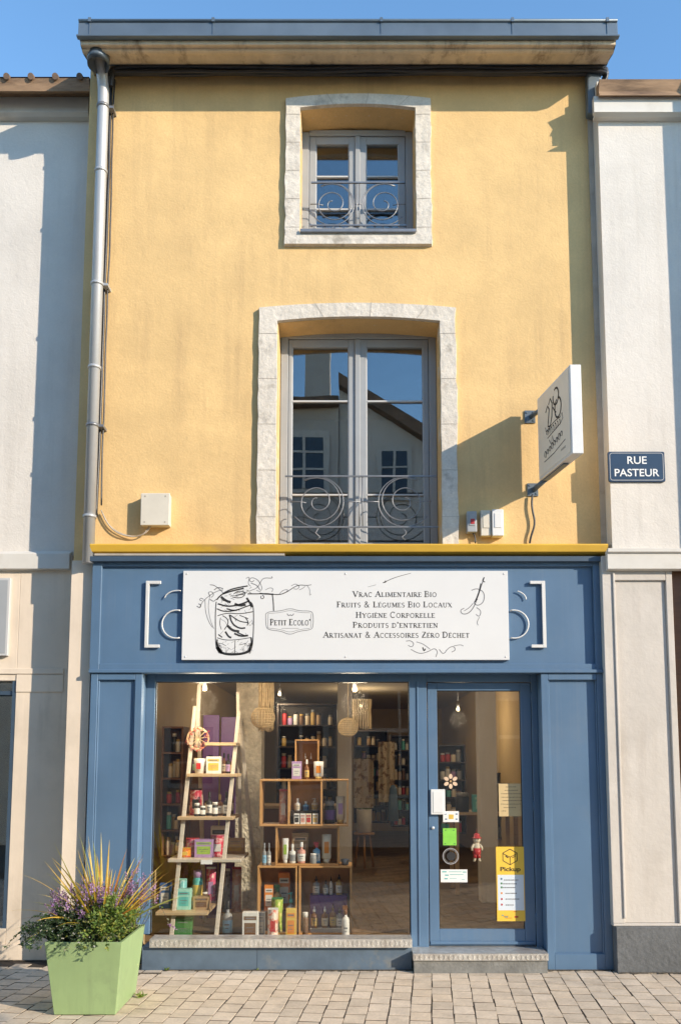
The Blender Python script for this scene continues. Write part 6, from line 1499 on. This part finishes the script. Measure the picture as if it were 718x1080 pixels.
# stool with pot
xs1_, ys1_ = WX(384, 885, 5.2), 5.2; zs1_ = WZ(878, 5.2)
t = thing('wooden_stool', (xs1_, ys1_, ZFL), 'low round wooden stool standing alone on the shop floor', 'stool')
m = MB(); m.lathe(xs1_, ys1_, [(.13, zs1_ - .03), (.15, zs1_ - .025), (.15, zs1_ - .004), (.14, zs1_)], 20); m.build('seat', M['crate_wood'], t)
for k in range(3): a = R(30 + 120 * k); m = MB(); m.tube([(xs1_ + .09 * math.cos(a), ys1_ + .09 * math.sin(a), zs1_ - .031), (xs1_ + .15 * math.cos(a), ys1_ + .15 * math.sin(a), ZFL)], .016, 8); m.build('leg', M['crate_wood'], t)
t = thing('flower_pot', (xs1_, ys1_, zs1_), 'ribbed white pot with a plant standing on the wooden stool', 'pot')
m = MB(); rr = PX(8, 5.2); hz_ = PX(24, 5.2); m.lathe(xs1_, ys1_, [(rr * .8, zs1_ + .001), (rr, zs1_ + .02), (rr, zs1_ + hz_), (rr * .9, zs1_ + hz_), (rr * .88, zs1_ + hz_ * .8)], 22); m.build('pot', M['white'], t)
m = MB(); rg.seed(30)
for k in range(120): leaf(m, Vector((xs1_ + rg.uniform(-.06, .06), ys1_ + rg.uniform(-.06, .06), zs1_ + hz_ + rg.uniform(-.01, .08))), Vector((rg.uniform(-1, 1), rg.uniform(-1, 1), rg.uniform(0, 1.2))), .07, .03, rg.choice([0, 1, 2]))
m.build('foliage', LM, t, auto=False)
# table with teal box seen through the door
t = thing('wooden_table', (WX(507, 890, 2.9), 2.9, ZFL), 'pale wooden table seen through the lower door glass', 'table')
ztb = WZ(857, 2.7); xa_, xb_ = WX(478, 857, 2.7), WX(548, 857, 2.7)
m = MB(); m.box(xa_, xb_, 2.7, 3.3, ztb - .03, ztb); m.build('tabletop', M['pale_wood'], t, bevel=.003)
for x in (xa_ + .04, xb_ - .04):
    for y in (2.75, 3.25): m = MB(); m.box(x - .022, x + .022, y - .022, y + .022, ZFL, ztb - .031); m.build('leg', M['pale_wood'], t)
prod('carton', 'teal box on the table behind the door', 'box', 508, 21, 838, ztb + .0005, 2.85, 'teal', lab='mint')
prod('jar', 'large dark jar left of the teal box on the table', 'jar', 487, 14, 836, ztb + .0005, 2.85, 'dark', 'grey')
prod('jar', 'dark pot right of the teal box on the table', 'jar', 530, 15, 826, ztb + .0005, 2.9, 'dark', 'dark')
t = thing('coat', (WX(426, 820, 5.0), 5.0, 1.0), 'blue apron hanging at the back right of the shop', 'apron')
m = MB(); x0_, x1_ = WX(409, 840, 5.0), WX(420, 840, 5.0); zc0, zc1_ = WZ(866, 5.0), WZ(828, 5.0)
m.lathe((x0_ + x1_) / 2, 5.0, [((x1_ - x0_) * .5, zc0), ((x1_ - x0_) * .45, zc0 + (zc1_ - zc0) * .5), ((x1_ - x0_) * .36, zc0 + (zc1_ - zc0) * .9), ((x1_ - x0_) * .15, zc1_)], 14, sq=.4); m.build('cloth', M['blue'], t)

# ------------------------------------------------------------------ ceiling lamps that are lit in the shop
for i, (lx, ly, lz) in enumerate(lmp):
    t = thing('ceiling_lamp', (lx, ly, lz), ('lit bulb above the macrame hanging', 'lit bulb at the upper left of the window', 'lit bulb in the upper left of the door glass', 'lit bulb far back in the middle of the shop', 'lit bulb over the counter')[i], 'lamp')
    m = MB(); m.lathe(lx, ly, [(.006, lz - .02), (.018, lz - .012), (.020, lz + .004), (.014, lz + .02), (.012, lz + .03)], 12); m.build('bulb', M['lamp'], t)
    m = MB(); m.lathe(lx, ly, [(.018, lz + .031), (.022, lz + .07), (.01, lz + .09)], 10); m.tube([(lx, ly, lz + .09), (lx, ly, ZCE)], .005, 6); m.build('fitting', M['iron'], t)
    L_ = bpy.data.lights.new('lamp_light', 'POINT'); L_.energy = (13, 14, 7, 8, 7)[i]; L_.color = (1, .80, .56); L_.shadow_soft_size = .12
    lo_ = bpy.data.objects.new('lamp_light', L_); COL.objects.link(lo_); lo_.parent = t; lo_.location = (0, 0, -.12)

# ------------------------------------------------------------------ dirt along the wall foot, weeds in the joints
rg.seed(50); m = MB(); x = -4.0; dirt = mat('wall_foot_dirt', (.10, .08, .055), .95, var=.4, vs=25, bump=.8, bs=90, bd=.01)
def foot_y(x): return YLG - .02 if x < XL + .08 else (YF if x < xt0 else (YS + .015 if x < xt1 else (YF if x < sx1 else YR - .03)))
while x < 3.2:
    y = foot_y(x); w_ = rg.uniform(.012, .05); dx_ = .03
    m.add([(x, y, .006), (x + dx_, y, .006), (x + dx_, y - w_ * rg.uniform(.5, 1), .0035), (x, y - w_, .0035)], [(0, 3, 2, 1)]); x += dx_
tag(m.build('dirt', dirt, auto=False), 'thin line of dirt and sand along the foot of the house fronts', 'dirt', kind='stuff')
def weed(x, y, n, s_, lab):
    t = thing('weed', (x, y, 0), lab, 'weed'); m = MB()
    for k in range(n): leaf(m, Vector((x + rg.uniform(-.012, .012) * s_, y + rg.uniform(-.008, .008), .002)), Vector((rg.uniform(-1, 1), rg.uniform(-1, 1), rg.uniform(.3, 1.4))), rg.uniform(.02, .05) * s_, .010 * s_, rg.choice([1, 2, 2, 3]))
    m.build('leaves', LM, t, auto=False)
g_ = GR(146, 1052); weed(g_[0] + .02, g_[1], 26, 1.2, 'small green weed in the joint at the back corner of the planter')
weed(xt1 + .03, YF - .02, 14, .8, 'tiny weed at the foot of the right pilaster beside the door step')
weed(WX(272, 1026, YF), YF - .012, 9, .6, 'tiny weed under the middle of the shop window')
